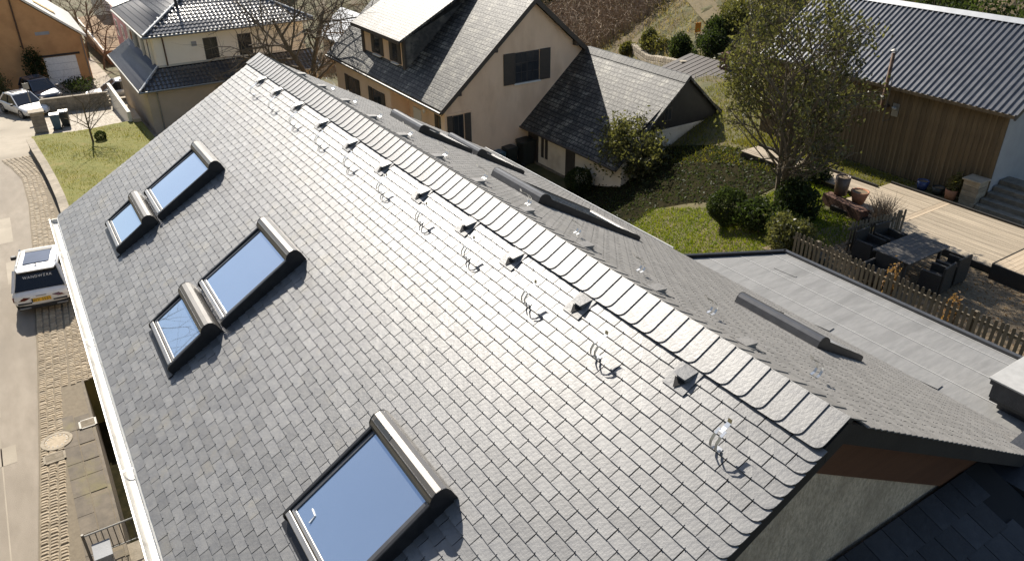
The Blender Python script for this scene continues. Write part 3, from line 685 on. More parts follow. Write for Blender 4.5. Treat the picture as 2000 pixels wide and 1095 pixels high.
# ================================================================== POTS
def pot(x, y, z, prof, mat_, name, label, n=20):
    t = thing(name, (x, y, z), label, 'pot'); MB().lathe(prof, (x, y, z), n).build('body', mat_, t, smooth=True)
    r, h = prof[2]; MB().lathe([(0, h-.035), (r-.025, h-.035)], (x, y, z), n).build('soil', 'soil', t); return t
pw = thing('planter_ledge', (11, -17.1, 3.4), 'dark brick ledge carrying the clay pots beside the deck', 'ledge')
M_ = Matrix.Translation((11.75, -16.98, 3.4)) @ rz(math.atan2(.28, -1.5))
for k in range(3):
    for j in range(6): MB().box(.28*j+.004, .28*j+.274, -.25, .1, .12*k+.004, .12*k+.118, M_).build('brick', 'brick_red', pw)
pot(11.42, -17.12, 3.76, [(0, 0), (.2, .0), (.24, .62), (.205, .62), (.18, .1)], 'clay_dark', 'clay_pipe_pot', 'tall dark glazed clay cylinder pot standing on the brick ledge')
pot(10.85, -17.3, 3.6, [(0, 0), (.17, 0), (.29, .42), (.255, .42), (.15, .06)], 'terracotta', 'terracotta_pot', 'wide empty terracotta bowl pot next to the tall clay cylinder')
pot(9.62, -20.55, 3.4, [(0, 0), (.16, 0), (.2, .36), (.175, .36), (.12, .05)], 'terracotta', 'terracotta_pot', 'orange terracotta pot with a small evergreen by the barn wall')
pot(10.65, -20.6, 3.4, [(0, 0), (.15, 0), (.2, .32), (.175, .32), (.12, .05)], 'blue_glaze', 'blue_pot', 'blue glazed pot by the dark foot of the barn wall')
pot(10.1, -20.62, 3.4, [(0, 0), (.15, 0), (.2, .26), (.175, .26), (.12, .05)], 'bin_dark', 'dark_pot', 'low dark pot between the blue pot and the orange pot')
pot(9.25, -13.2, 3.4, [(0, 0), (.17, 0), (.21, .36), (.185, .36), (.12, .05)], 'clay_dark', 'barrel_pot', 'brown barrel pot inside the fence corner with dry stems')
pot(8.95, -13.05, 3.4, [(0, 0), (.16, 0), (.2, .3), (.175, .3), (.12, .05)], 'bin_dark', 'dark_pot', 'grey pot beside the barrel pot in the fence corner')

# ================================================================== WINDOWS
def window(parent, axis, c, a0, a1, z0, z1, out, shutters=True, bars=False, sill=True, sh_open=True):
    """window in a wall; axis 'x': wall plane x=c (spans y), axis 'y': wall plane y=c (spans x); out = outward sign"""
    def B(name, mat_, p, q0, q1, d0, d1, zz0, zz1, **k):
        d0, d1 = sorted((c+out*d0, c+out*d1))
        m = MB().box(d0, d1, q0, q1, zz0, zz1) if axis == 'x' else MB().box(q0, q1, d0, d1, zz0, zz1)
        return m.build(name, mat_, p, **k)
    w = B('window', 'frame_dark', parent, a0, a1, -.05, .012, z0, z1)
    mid = (a0+a1)/2; f = .05
    for q0, q1 in ((a0+f, mid-.025), (mid+.025, a1-f)):
        B('pane', 'pane', w, q0, q1, .0, .016, z0+f, z1-f)
        if bars:
            for k in (1, 2): zz = z0+f+(z1-z0-2*f)*k/3; B('glazing_bar', 'frame_dark', w, q0, q1, .012, .022, zz-.01, zz+.01)
            B('glazing_bar', 'frame_dark', w, (q0+q1)/2-.01, (q0+q1)/2+.01, .012, .0225, z0+f, z1-f)
    if sill: B('sill', 'white_render', w, a0-.06, a1+.06, .0, .1, z0-.07, z0-.005)
    if shutters:
        sw = (a1-a0)/2*.92
        for q0, q1 in (((a0-sw, a0-.03), (a1+.03, a1+sw)) if sh_open else ((a0, mid-.01), (mid+.01, a1))):
            q0, q1 = sorted((q0, q1)); s = B('shutter', 'shutter', w, q0, q1, .02, .055, z0-.02, z1+.02)
    return w
# ================================================================== PEACH HOUSE
ph = thing('peach_house', (35, -16.4, 0), 'peach rendered house with steep lichen covered slate roof and dormer', 'house')
xg, yl, yr, zr, tp = 28.44, -11.52, -21.3, 7.8, .852
pz = lambda y: zr-tp*abs(y+16.4)
ze_ = pz(yl)
body = MB()
body.prism([(xg, yl-1.0, -1.2), (xg, yl-1.0, pz(yl-1.0)-.1), (xg, -16.4, zr-.1), (xg, yr, pz(yr)-.1), (xg, yr, -1.2)], (13.6, 0, 0))
body.build('wall', 'peach', ph)
MB().prism([(34.4, yl-1.002, -1.2), (34.4, yl, -1.2), (34.4, yl, ze_-.1), (34.4, yl-1.002, pz(yl-1)-.1)], (7.64, 0, 0)).build('wall', 'peach', ph)
MB().prism([(28.445, yl-1.002, 2.95), (28.445, yl, 2.95), (28.445, yl, ze_-.1), (28.445, yl-1.002, pz(yl-1)-.1)], (5.954, 0, 0)).build('lintel', 'peach', ph)
MB().box(28.445, 28.85, yl-.38, yl, -1.2, 2.949).build('pier', 'peach', ph)
def slab(pts, th): return MB().prism(pts, (0, 0, -th))
XR0, XR1 = xg-.32, 42.4
rf_ = slab([(XR0, yl+.34, pz(yl+.34)+.1), (XR1, yl+.34, pz(yl+.34)+.1), (XR1, -16.4, zr+.1), (XR0, -16.4, zr+.1)], .14).build('roof', 'old_slate', ph)
rf2 = slab([(XR0, -16.4, zr+.1), (XR1, -16.4, zr+.1), (XR1, yr-.34, pz(yr-.34)+.1), (XR0, yr-.34, pz(yr-.34)+.1)], .14).build('roof', 'old_slate', ph)
MB().tube([(XR0, -16.4, zr+.12), (XR1, -16.4, zr+.12)], .07, 8).build('ridge_tiles', 'old_slate_x', rf_)
for s, ye_ in ((1, yl+.34), (-1, yr-.34)):
    MB().prism([(XR0-.04, ye_, pz(ye_)+.12), (XR0-.04, -16.4, zr+.12), (XR0-.04, -16.4, zr-.16), (XR0-.04, ye_, pz(ye_)-.14)], (.04, 0, 0)).build('bargeboard', 'shutter', ph)
    MB().tube([(XR0, ye_+s*.06, pz(ye_)-.04), (XR1, ye_+s*.06, pz(ye_)-.04)], .06, 8).build('gutter', 'frame_dark', ph)
for y, d in ((-12.2, 0), (-14.2, 0), (-18.9, 0), (-20.6, 0)): MB().box(XR0, xg, y-.09, y+.09, pz(y)-.26, pz(y)-.06).build('purlin_end', 'shutter', ph)
window(ph, 'x', xg, -16.8, -15.4, 4.0, 5.44, -1, bars=True)
window(ph, 'x', xg, -12.5, -11.95, 1.5, 3.0, -1, shutters=False, sill=False)
for q0, q1 in ((-11.9, -11.62), (-12.88, -12.55)): MB().box(xg-.06, xg-.02, q0, q1, 1.45, 3.02).build('shutter', 'shutter', ph)
MB().box(xg-.05, xg-.002, -12.95, -11.6, 3.06, 3.14).build('canopy', 'peach', ph)
for a, b in ((38.6, 40.6), (35.2, 37.2)): window(ph, 'y', yl, a+.45, b-.45, 1.35, 2.55, 1)
window(ph, 'y', yl-1.0, 30.2, 31.0, .3, 2.6, 1, shutters=True, sill=False)
MB().box(32.9, 33.8, yl-1.0, yl-.95, 0, 2.1).build('door', 'white_render', ph)
MB().box(32.2, 32.6, yl-.998, yl-.96, 1.35, 1.5).build('letter_box', 'black_plastic', ph)
MB().lathe([(0, .1), (.07, .08), (.09, 0), (.05, -.1), (0, -.12)], (32.4, yl-.9, 2.2), 10).build('wall_lamp', 'white_paint', ph, smooth=True)
# dormer
yd, zd0, zd1 = -12.06, pz(-12.06)+.02, 5.62
ydb = -15.0
dm = MB().prism([(33.3, yd, zd0-.1), (33.3, yd, zd1), (33.3, -15.6, pz(-15.6)+.02)], (5.4, 0, 0)).build('dormer', 'old_slate_x', ph)
MB().box(33.42, 38.58, yd, yd+.02, zd0+.12, zd1-.02).build('front', 'peach', dm)
for x in (33.3, 38.45): MB().box(x, x+.26, yd-.02, yd+.1, zd0-.02, zd1-.01).build('cheek_post', 'shutter', dm)
zt = lambda y: 5.66+(yd+.5-y)*.52
yt = -16.2
MB().prism([(32.95, yd+.5, zt(yd+.5)), (32.95, yt, zt(yt)), (32.95, yt, zt(yt)-.12), (32.95, yd+.5, zt(yd+.5)-.12)], (6.1, 0, 0)).build('dormer_roof', 'old_slate', dm)
MB().box(32.95, 39.05, yd+.501, yd+.54, 5.5, 5.69).build('fascia', 'shutter', dm)
dmw = []
for a, b in ((36.0, 37.5), (33.85, 35.2)):
    for q0, q1, m_ in ((a+.42, b-.42, 'pane'),):
        w = MB().box(q0-.06, q1+.06, yd+.021, yd+.05, zd0+.2, zd1-.18).build('window_frame', 'frame_dark', dm)
        MB().box(q0, q1, yd+.051, yd+.056, zd0+.26, zd1-.24).build('window_pane', 'pane', dm)
    for q0, q1 in ((a, a+.34), (b-.34, b)): MB().box(q0, q1, yd+.021, yd+.06, zd0+.18, zd1-.14).build('shutter', 'shutter', dm)
    MB().box(a+.3, b-.3, yd+.02, yd+.16, zd0+.1, zd0+.16).build('sill', 'white_render', dm)

# ================================================================== ANNEX
an = thing('annex', (24.6, -19.6, 0), 'low pale annex with dark slate roof built against the peach gable', 'annex')
az = lambda y: 5.2-.877*abs(y+19.6)
xa0, xa1 = 21.25, 28.43
MB().prism([(xa0, -16.2, -.6), (xa0, -16.2, az(-16.2)-.1), (xa0, -19.6, 5.1), (xa0, -23.0, az(-23.0)-.1), (xa0, -23.0, -.6)], (xa1-xa0, 0, 0)).build('wall', 'annex_render', an)
slab([(xa0-.2, -15.75, az(-15.75)+.08), (29.1, -15.75, az(-15.75)+.08), (29.1, -19.6, 5.28), (xa0-.2, -19.6, 5.28)], .12).build('roof', 'old_slate', an)
slab([(xa0-.2, -19.6, 5.28), (xa1, -19.6, 5.28), (xa1, -23.4, az(-23.4)+.08), (xa0-.2, -23.4, az(-23.4)+.08)], .12).build('roof', 'old_slate', an)
for k in range(26):
    x = xa0-.2+.272*k; MB().prism([(x, -19.3, 5.02+.03), (x, -19.55, 5.30), (x, -19.66, 5.30), (x, -19.66, 5.26)], (.262, 0, 0)).build('ridge_slate', 'old_slate_x', an)
MB().prism([(xa0-.015, -16.85, 3.1), (xa0-.015, -19.6, 5.08), (xa0-.015, -22.4, 3.1)], (.013, 0, 0)).build('gable_cladding', 'dark_board', an)
MB().box(xa0-.05, xa0-.016, -20.2, -17.4, 3.02, 3.09).build('ledge', 'annex_render', an)
window(an, 'x', xa0-.02, -18.85, -18.4, 3.45, 4.05, -1, shutters=False, sill=False)
ar = MB().prism([(xa0-.004, -17.3, 1.2), (xa0-.004, -17.3, 2.4)]+[(xa0-.004, -17.53-.23*math.cos(math.pi*i/8)*-1*-1, 2.4+.23*math.sin(math.pi*i/8)) for i in range(1, 8)][::1]+[(xa0-.004, -17.76, 2.4), (xa0-.004, -17.76, 1.2)], (.003, 0, 0))
MB().prism([(xa0-.012, -17.3, .6), (xa0-.012, -17.3, 2.4)]+[(xa0-.012, -17.53+.23*math.cos(math.pi*i/8), 2.4+.23*math.sin(math.pi*i/8)) for i in range(1, 8)]+[(xa0-.012, -17.76, 2.4), (xa0-.012, -17.76, .6)], (.011, 0, 0)).build('arched_niche', 'frame_dark', an)
MB().lathe([(0, .14), (.06, .1), (.1, -.05), (.05, -.14), (0, -.15)], (xa0-.14, -18.66, 2.5), 10).build('wall_lamp', 'white_render', an, smooth=True)
for x0, x1, z1, m_ in ((27.55, 28.4, 1.95, 'frame_dark'), (24.55, 25.25, 1.85, 'frame_dark')): MB().box(x0, x1, -16.2, -16.16, 0, z1).build('door', m_, an)
for x0 in (26.75, 27.08): MB().box(x0, x0+.2, -16.2, -16.17, .5, 1.75).build('window', 'frame_dark', an)
MB().box(21.3, 28.4, -16.2, -16.15, -.3, .12).build('plinth', 'stone_dark', an)
MB().tube([(xa0-.2, -15.7, az(-15.75)), (29.1, -15.7, az(-15.75))], .06, 8).build('gutter', 'frame_dark', an)
# wheelie bins
def bin_(x, y, z, m_, label, a=0, s=1, lid=None):
    t = thing('wheelie_bin', (x, y, z), label, 'bin', 'wheelie bins', rz=a)
    MB().add([(-.2*s, -.24*s, .06), (.2*s, -.24*s, .06), (.2*s, .22*s, .06), (-.2*s, .22*s, .06), (-.27*s, -.33*s, .95*s), (.27*s, -.33*s, .95*s), (.27*s, .3*s, .95*s), (-.27*s, .3*s, .95*s)], [(0, 3, 2, 1), (4, 5, 6, 7), (0, 1, 5, 4), (1, 2, 6, 5), (2, 3, 7, 6), (3, 0, 4, 7)]).build('body', m_, t, local=True, bevel=.02)
    MB().prism([(-.29*s, -.35*s, .955*s), (-.29*s, .34*s, .955*s), (-.29*s, .3*s, 1.02*s), (-.29*s, -.2*s, 1.05*s), (-.29*s, -.34*s, 1.0*s)], (.58*s, 0, 0)).build('lid', lid or m_, t, local=True, bevel=.015)
    for sx in (-.22*s, .22*s): MB().tube([(sx-.03, .27*s, .1), (sx+.03, .27*s, .1)], .1*s, 12).build('wheel', 'tyre', t, local=True)
    MB().tube([(-.2*s, .36*s, .93*s), (.2*s, .36*s, .93*s)], .018, 6).build('handle', m_, t, local=True)
bin_(28.0, -15.75, 0, 'bin_dark', 'tall black wheelie bin at the dark annex door', 0, 1.25)
bin_(28.15, -14.9, 0, 'bin_dark', 'black wheelie bin against the foot of the peach gable', 0)
bin_(28.1, -14.2, 0, 'bin_blue', 'dark blue wheelie bin against the foot of the peach gable', 0, .9)
# small brick outbuilding behind the annex
ob = thing('brick_outbuilding', (26.6, -26.4, 2.5), 'small brick lean-to with tiled roof and chimney behind the annex', 'outbuilding')
MB().box(25.0, 29.0, -27.6, -25.2, 1.5, 3.2).build('wall', 'stone', ob)
for k in range(11): MB().prism([(24.8+.4*k, -25.0, 3.18), (24.8+.4*k, -27.7, 3.75), (24.8+.4*k, -27.7, 3.67), (24.8+.4*k, -25.0, 3.1)], (.33, 0, 0)).build('roof_tile', 'shutter', ob)
chs = MB()
for k in range(5):
    for j in range(2): MB().box(25.6+.3*j, 25.6+.3*j+.292, -27.5, -26.9, 3.6+.16*k+.004, 3.6+.16*(k+1)).build('brick', 'brick_red', ob)
# dry stone terrace wall on the slope
tw = thing('terrace_wall', (33, -28.8, 2.3), 'low stone terrace wall on the slope behind the annex', 'wall')
P0, P1 = gt(1235, 100), gt(1335, 136)
for k in range(22):
    p = P0+(P1-P0)*k/22; q = P0+(P1-P0)*(k+1)/22
    for j in range(2):
        d = (q-p)[:2]; L_ = np.linalg.norm(d); M_ = Matrix.Translation((p[0], p[1], H(p[0], p[1])-.1)) @ rz(math.atan2(d[1], d[0]))
        MB().box(.01, L_-.01, -.15, .15+random.uniform(0, .05), .3*j, .3*j+random.uniform(.25, .29), M_).build('stone', 'stone', tw, bevel=.02)
# ================================================================== TILED ROOFS OF THE WHITE HOUSE
def tiled(P0, E, U, L0, L1, n_rows, a0, a1, name, parent, mat_='roof_tile', tw_=.25, amp=.03, step=.035):
    """stepped, waved tile rows; row i spans from L0+a0*i to L1-a1*i along E, climbing U"""
    P0, E, U = (np.array(q, float) for q in (P0, E, U)); N = np.cross(E, U); N /= np.linalg.norm(N); N *= (1 if N[2] > 0 else -1)
    mb = MB()
    for i in range(n_rows):
        l0, l1 = L0+a0*i, L1-a1*i
        if l1-l0 < .2: break
        n = max(2, int((l1-l0)/(tw_/4))); vv = []
        for k in range(n+1):
            l = l0+(l1-l0)*k/n; w = amp*math.cos(2*math.pi*l/tw_)
            for t_, dh in ((i, step+.0), (i+1.03, .0)): vv.append(P0+E*l+U*t_+N*(w+dh))
            vv.append(P0+E*l+U*i+N*(w-.02))
        mb.add(vv, [(3*k, 3*k+1, 3*k+4, 3*k+3) for k in range(n)]+[(3*k, 3*k+2, 3*k+5, 3*k+3) for k in range(n)])
    return mb.build(name, mat_, parent, fix=False)
wh = thing('white_house', (52, -7.4, -1.5), 'cream two storey house with dark tiled hipped roof and skirt roof', 'house')
XA, XB = 47.44, 59.0
MB().box(XA+.05, XB, -12.2, -1.6, -3.4, 1.62).build('lower_wall', 'tan_render', wh)
MB().box(XA+1.25, XB, -12.0, -2.75, 1.6, 4.4).build('upper_wall', 'cream_render', wh)
# skirt roof
sk_ = MB()
x0, y0, x1, y1 = XA-.35, -1.2, XA+1.27, -2.73
zs0, zs1 = 1.55, 2.5
sk_.add([(x0, y0, zs0), (x0, -12.4, zs0), (x1, -12.4, zs1), (x1, y1, zs1), (XB, y0, zs0), (XB, y1, zs1)], [(0, 1, 2, 3), (0, 3, 5, 4)])
sk_.build('skirt_deck', 'underlay', wh)
e = np.array([x1-x0, 0, zs1-zs0]); L_ = np.linalg.norm(e); U_ = e/L_*.33; nr = int(L_/.33)
tiled((x0, y0, zs0+.04), (0, -1, 0), U_, 0, 11.2, nr, (y0-y1)/nr, 0, 'skirt_roof', wh)
e = np.array([0, y1-y0, zs1-zs0]); L_ = np.linalg.norm(e); nr = int(L_/.33); U_ = e/nr
tiled((x0, y0, zs0+.04), (1, 0, 0), U_, 0, XB-x0, nr, (x1-x0)/nr, 0, 'skirt_roof', wh)
MB().tube([(x0, y0, zs0+.06), (x1, y1, zs1+.06)], .07, 8).build('hip_tiles', 'ridge_metal', wh)
MB().tube([(x0-.05, y0+.05, zs0-.02), (x0-.05, -12.4, zs0-.02)], .06, 8).build('gutter', 'iron_pale', wh); MB().tube([(x0-.05, y0+.05, zs0-.02), (XB, y0+.05, zs0-.02)], .06, 8).build('gutter', 'iron_pale', wh)
MB().box(x1-.04, x1, -12.0, y1, zs1-.02, zs1+.1).build('flashing', 'ridge_metal', wh)
# main hipped roof
X0, Y0, X1, Y1, ZE, ZT = XA+.72, -2.2, XB+.6, -12.6, 4.42, 6.9
xc0, yc = X0+5.2, (Y0+Y1)/2
MB().add([(X0, Y0, ZE), (X0, Y1, ZE), (X1, Y1, ZE), (X1, Y0, ZE), (xc0, yc, ZT), (X1-5.2, yc, ZT)], [(0, 1, 4), (1, 2, 5, 4), (2, 3, 5), (3, 0, 4, 5)]).build('roof_deck', 'underlay', wh)
e = np.array([xc0-X0, 0, ZT-ZE]); nr = 17; U_ = e/nr
tiled((X0, Y0, ZE+.05), (0, -1, 0), U_, 0, Y0-Y1, nr, (Y0-yc)/nr, (Y0-yc)/nr, 'main_roof', wh)
e = np.array([0, yc-Y0, ZT-ZE]); U_ = e/nr
tiled((X0, Y0, ZE+.05), (1, 0, 0), U_, 0, X1-X0, nr, (xc0-X0)/nr, (X1-(X1-5.2))/nr, 'main_roof', wh)
for a, b in (((X0, Y0, ZE+.08), (xc0, yc, ZT+.08)), ((X0, Y1, ZE+.08), (xc0, yc, ZT+.08)), ((X1, Y0, ZE+.08), (X1-5.2, yc, ZT+.08)), ((xc0, yc, ZT+.08), (X1-5.2, yc, ZT+.08))):
    MB().tube([a, b], .08, 8).build('hip_tiles', 'ridge_metal', wh)
MB().box(X0+.1, XB, Y1+.1, Y0-.1, ZE-.06, ZE-.02).build('soffit', 'cream_render', wh)
for q in ([(X0-.06, Y0+.06, ZE-.04), (X0-.06, Y1, ZE-.04)], [(X0-.06, Y0+.06, ZE-.04), (X1, Y0+.06, ZE-.04)]): MB().tube(q, .07, 8).build('gutter', 'iron_pale', wh)
MB().tube([(X0, Y0-1.0, ZE-.1), (XA+1.2, Y0-1.1, ZE-.35), (XA+1.2, Y0-1.1, 2.55)], .045, 8).build('downpipe', 'rust', wh)
MB().tube([(x0, y0-.9, zs0-.1), (XA, y0-.95, zs0-.3), (XA, y0-.95, -2.5)], .045, 8).build('downpipe', 'iron_pale', wh)
for a0, a1, z0_, z1_ in ((-6.45, -5.6, 2.5, 3.9), (-8.55, -7.7, 2.5, 3.9)): window(wh, 'x', XA+1.25, a0, a1, z0_, z1_, -1, shutters=False, sill=False)
MB().box(XA+1.2, XA+1.248, -5.2, -4.9, 3.5, 3.78).build('wall_vent', 'grey_render', wh)
for k in range(4): window(wh, 'y', -2.75, 50.2+2.2*k, 51.2+2.2*k, 2.6, 3.95, 1, shutters=False, sill=False)
for k in range(3): MB().box(49.6+3.0*k, 49.75+3.0*k, -2.75, -2.6, 2.3, 4.4).build('pilaster', 'white_render', wh)
MB().box(XA+3, XA+3.15, -4.9, -4.75, ZE+1.2, ZE+1.75).build('vent_pipe', 'black_plastic', wh)
# terrace wall and planter on the street side of the white house
tag(MB().box(50.0, 58.4, -.75, -.55, -2.6, -.2).build('parapet_wall', 'white_render'), 'pale parapet wall of the sunken court beside the cream house', 'wall')
tag(MB().box(49.6, 52.2, -1.2, -.76, -2.6, -.6).build('entrance_block', 'tan_render'), 'low tan entrance block at the corner of the cream house', 'wall')
# ================================================================== ORANGE GARAGE HOUSE
gh = thing('orange_house', (76, 4.5, -2.6), 'orange rendered gable house with white garage door', 'house')
XG = 70.86
gz_ = lambda y: 1.0+(y+.8)*.835
MB().prism([(XG, -.75, -4.5), (XG, -.75, 1.0), (XG, 4.9, gz_(4.9)), (XG, 10.5, 1.0), (XG, 10.5, -4.5)], (12, 0, 0)).build('wall', 'orange_render', gh)
MB().prism([(XG-.25, -1.05, .86), (XG-.25, 4.9, gz_(4.9)+.15), (XG-.25, 4.9, gz_(4.9)+.35), (XG-.25, -1.05, 1.06)], (12.5, 0, 0)).build('roof', 'zinc', gh)
MB().prism([(XG-.25, 10.9, .86), (XG-.25, 4.9, gz_(4.9)+.15), (XG-.25, 4.9, gz_(4.9)+.35), (XG-.25, 10.9, 1.06)], (12.5, 0, 0)).build('roof', 'zinc', gh)
MB().prism([(XG+2, .6, gz_(.6)+.3), (XG+2, 1.9, gz_(1.9)+.3), (XG+2, 1.9, gz_(1.9)+.38), (XG+2, .6, gz_(.6)+.38)], (1.2, 0, 0)).build('roof_window', 'pane', gh)
MB().box(XG-.04, XG, .1, 2.42, -2.62, -.42).build('garage_door', 'white_paint', gh)
for k in range(4): MB().box(XG-.05, XG-.041, .12, 2.40, -2.6+.55*k+.53, -2.6+.55*k+.545).build('door_groove', 'grey_render', gh)
MB().box(XG-.12, XG, -.25, 3.0, -.36, -.22).build('lintel', 'dark_board', gh)
MB().box(XG-.03, XG, 1.5, 2.5, 1.35, 1.6).build('vent_slot', 'grey_render', gh)
MB().tube([(XG-.1, 3.55, 4.4), (XG-.1, 3.6, .5)], .06, 8).build('flue', 'rust', gh); MB().tube([(XG-.06, -.62, .95), (XG-.06, -.62, -2.6)], .04, 8).build('downpipe', 'iron_pale', gh)
# ================================================================== FAR BUILDINGS
def block(x0, x1, y0, y1, z0, z1, m_, label, roof=None, wins=0, flat=True):
    t = thing('far_house', ((x0+x1)/2, (y0+y1)/2, z0), label, 'house', 'houses farther down the street')
    MB().box(x0, x1, y0, y1, z0, z1).build('wall', m_, t)
    if roof:
        yc_ = (y0+y1)/2; h = (y1-y0)*.42
        for a, b in ((y0-.4, yc_), (y1+.4, yc_)): MB().prism([(x0-.4, a, z1-.15), (x0-.4, b, z1+h), (x0-.4, b, z1+h+.2), (x0-.4, a, z1+.05)], (x1-x0+.8, 0, 0)).build('roof', roof, t)
        MB().prism([(x0+.01, y0, z1), (x0+.01, y1, z1), (x0+.01, yc_, z1+h)], (x1-x0-.02, 0, 0)).build('gable', m_, t)
    else: MB().box(x0-.25, x1+.25, y0-.25, y1+.25, z1, z1+.25).build('roof', 'zinc', t)
    for k in range(wins):
        y = y0+(y1-y0)*(k+.5)/wins
        for zz in (z0+1.2, z0+4.0):
            if zz+1.4 < z1:
                w = MB().box(x0-.03, x0, y-.5, y+.5, zz, zz+1.4).build('window', 'white_paint', t); MB().box(x0-.045, x0-.031, y-.42, y+.42, zz+.08, zz+1.32).build('pane', 'pane', w)
                x = x0+(x1-x0)*(k+.5)/wins; w = MB().box(x-.5, x+.5, y1, y1+.03, zz, zz+1.4).build('window', 'white_paint', t); MB().box(x-.42, x+.42, y1+.031, y1+.045, zz+.08, zz+1.32).build('pane', 'pane', w)
    return t
block(64, 73, -9.5, -3.6, -3.5, 3.2, 'pink_render', 'pink rendered house with flat pale roof behind the cream house', None, 3)
bb = block(78, 98, -6.2, -3.0, -5, -2.0, 'brown_cover', 'long low brown garden building with pale edge beyond the parking court', None, 0); [c for c in bb.children if c.name.startswith('roof')][0].data.materials[0] = MT['brown_cover']
MB().box(77.7, 98.3, -2.74, -2.6, -2.0, -1.6).build('edge_board', 'white_render', bb)
block(100, 114, -16, -6, -6, 4.5, 'white_render', 'white house with grey pitched roof far down the street', 'old_slate_x', 3)
block(104, 116, 2, 12, -6, 3, 'grey_render', 'grey house with slate roof behind the orange house', 'old_slate_x', 3)
block(122, 136, -36, -24, -7, 3, 'cream_render', 'far cream house with pitched slate roof among bare trees', 'old_slate_x', 3)
block(62, 68, -24.5, -20, -3.6, -.6, 'tan_render', 'garden shed with ribbed roof beyond the bare tree', 'ridge_metal', 0)
# ================================================================== STREET SIDE GARDEN
def wall_stones(name, pts, h, w, label, m_='stone', cap=None, row=.2, bl=.42):
    t = thing(name, tuple(pts[0]), label, 'wall')
    for p, q in zip(pts[:-1], pts[1:]):
        p, q = np.array(p, float), np.array(q, float); d = q-p; L_ = np.linalg.norm(d[:2]); a = math.atan2(d[1], d[0]); n = max(1, int(L_/bl)); rows = max(1, int(round(h/row)))
        for i in range(n):
            z = p[2]+d[2]*(i+.5)/n; M_ = Matrix.Translation((p[0]+d[0]*i/n, p[1]+d[1]*i/n, z)) @ rz(a)
            for j in range(rows):
                s_ = (L_/n)*.5 if j % 2 else 0
                MB().box(.006-s_*.3, L_/n-.006-s_*.3, -w/2+random.uniform(0, .012), w/2-random.uniform(0, .012), h/rows*j-(.25 if j == 0 else 0)+.004, h/rows*(j+1)-.004, M_).build('stone', m_, t)
            if cap: MB().box(0.004, L_/n-.004, -w/2-.03, w/2+.03, h, h+.06, M_).build('coping', cap, t)
    return t
hx = lambda x: float(H(x, 0))
RET = [(33.5, 4.42), (36.3, 4.42), (39.5, 4.5), (43.3, 4.66), (46.5, 4.85), (49.3, 4.98)]
wall_stones('retaining_wall', [(x, y, hx(x)) for x, y in RET], .5, .32, 'curved stone retaining wall along the street side of the lawn', 'stone_dark', 'stone', .25, .5)
lawn = MB(); xs = np.arange(31.0, 50.3, .8)
for x in xs:
    yo = float(np.interp(x, *zip(*RET)))-.12
    for k in range(9): lawn.v.append((x, yo+(-1.2-yo)*k/8, hx(x)+.46+.05*math.sin(x*.9+k)))
lawn.f = [(i*9+k, i*9+k+1, (i+1)*9+k+1, (i+1)*9+k) for i in range(len(xs)-1) for k in range(8)]
lawn.build('lawn', 'lawn', kind='structure', smooth=True)
strip('path', 'pale_paving', [(50.3, -.7), (56.3, -.7)], [(50.3, 4.7), (56.3, 4.4)], .03)
wall_stones('court_wall', [(59.2, 3.7, hx(59.2)), (58.6, -.5, hx(58.6))], .95, .25, 'stone wall between the paved path and the parking court', 'stone', 'stone', .24, .5)
gp = thing('gate_pier', (53.2, 4.2, hx(53.2)), 'square stone gate pier with sloping cap beside the bins', 'pier')
for k in range(7): MB().box(52.85+random.uniform(0, .02), 53.6, 3.85, 4.6-random.uniform(0, .02), hx(53)-.1+.2*k+.004, hx(53)-.1+.2*(k+1)).build('stone_course', 'stone', gp, bevel=.015)
MB().prism([(52.78, 3.78, hx(53)+1.3), (53.68, 3.78, hx(53)+1.3), (53.68, 4.66, hx(53)+1.3), (52.78, 4.66, hx(53)+1.3)], (0, 0, .1)).build('cap', 'stone', gp, bevel=.03)
bin_(53.3, 3.3, hx(53.3)+.03, 'bin_blue', 'teal wheelie bin with pale lid standing beside the stone gate pier', 1.5, 1, 'iron_pale')
bin_(53.9, 2.75, hx(53.9)+.03, 'bin_dark', 'dark wheelie bin with pale lid standing behind the teal bin', 1.4, 1, 'iron_pale')

# ================================================================== PLANTS
def np_mesh(name, V, F, mat_, parent=None, **kw):
    m = bpy.data.meshes.new(name); off = WL[parent] if parent is not None else np.zeros(3)
    V = np.asarray(V, np.float32)-off.astype(np.float32); k = F.shape[1]
    m.vertices.add(len(V)); m.vertices.foreach_set('co', V.ravel())
    m.loops.add(F.size); m.loops.foreach_set('vertex_index', F.ravel().astype(np.int32))
    m.polygons.add(len(F)); m.polygons.foreach_set('loop_start', np.arange(0, F.size, k, dtype=np.int32)); m.polygons.foreach_set('loop_total', np.full(len(F), k, np.int32))
    m.update(calc_edges=True); m.materials.append(MT[mat_])
    o = bpy.data.objects.new(name, m); COL.objects.link(o)
    if parent is not None: o.parent = parent; WL[o] = WL[parent]
    else: WL[o] = np.zeros(3)
    return tag(o, **kw) if kw else o
def leaves(P, size, up=.25, asp=.5):
    """rhombic leaves, slightly folded, one per point"""
    n = len(P); d = rng.normal(size=(n, 3)); d[:, 2] = np.abs(d[:, 2])*up+d[:, 2]*(1-up)*.6; d /= np.linalg.norm(d, axis=1)[:, None]
    a = np.cross(d, rng.normal(size=(n, 3))); a /= np.linalg.norm(a, axis=1)[:, None]+1e-9; b = np.cross(d, a)
    s = size*rng.uniform(.6, 1.25, n)[:, None]
    V = np.stack([P-a*s, P+b*s*asp+d*s*.12, P+a*s, P-b*s*asp+d*s*.12], 1).reshape(-1, 3)
    return V, np.arange(4*n).reshape(n, 4)
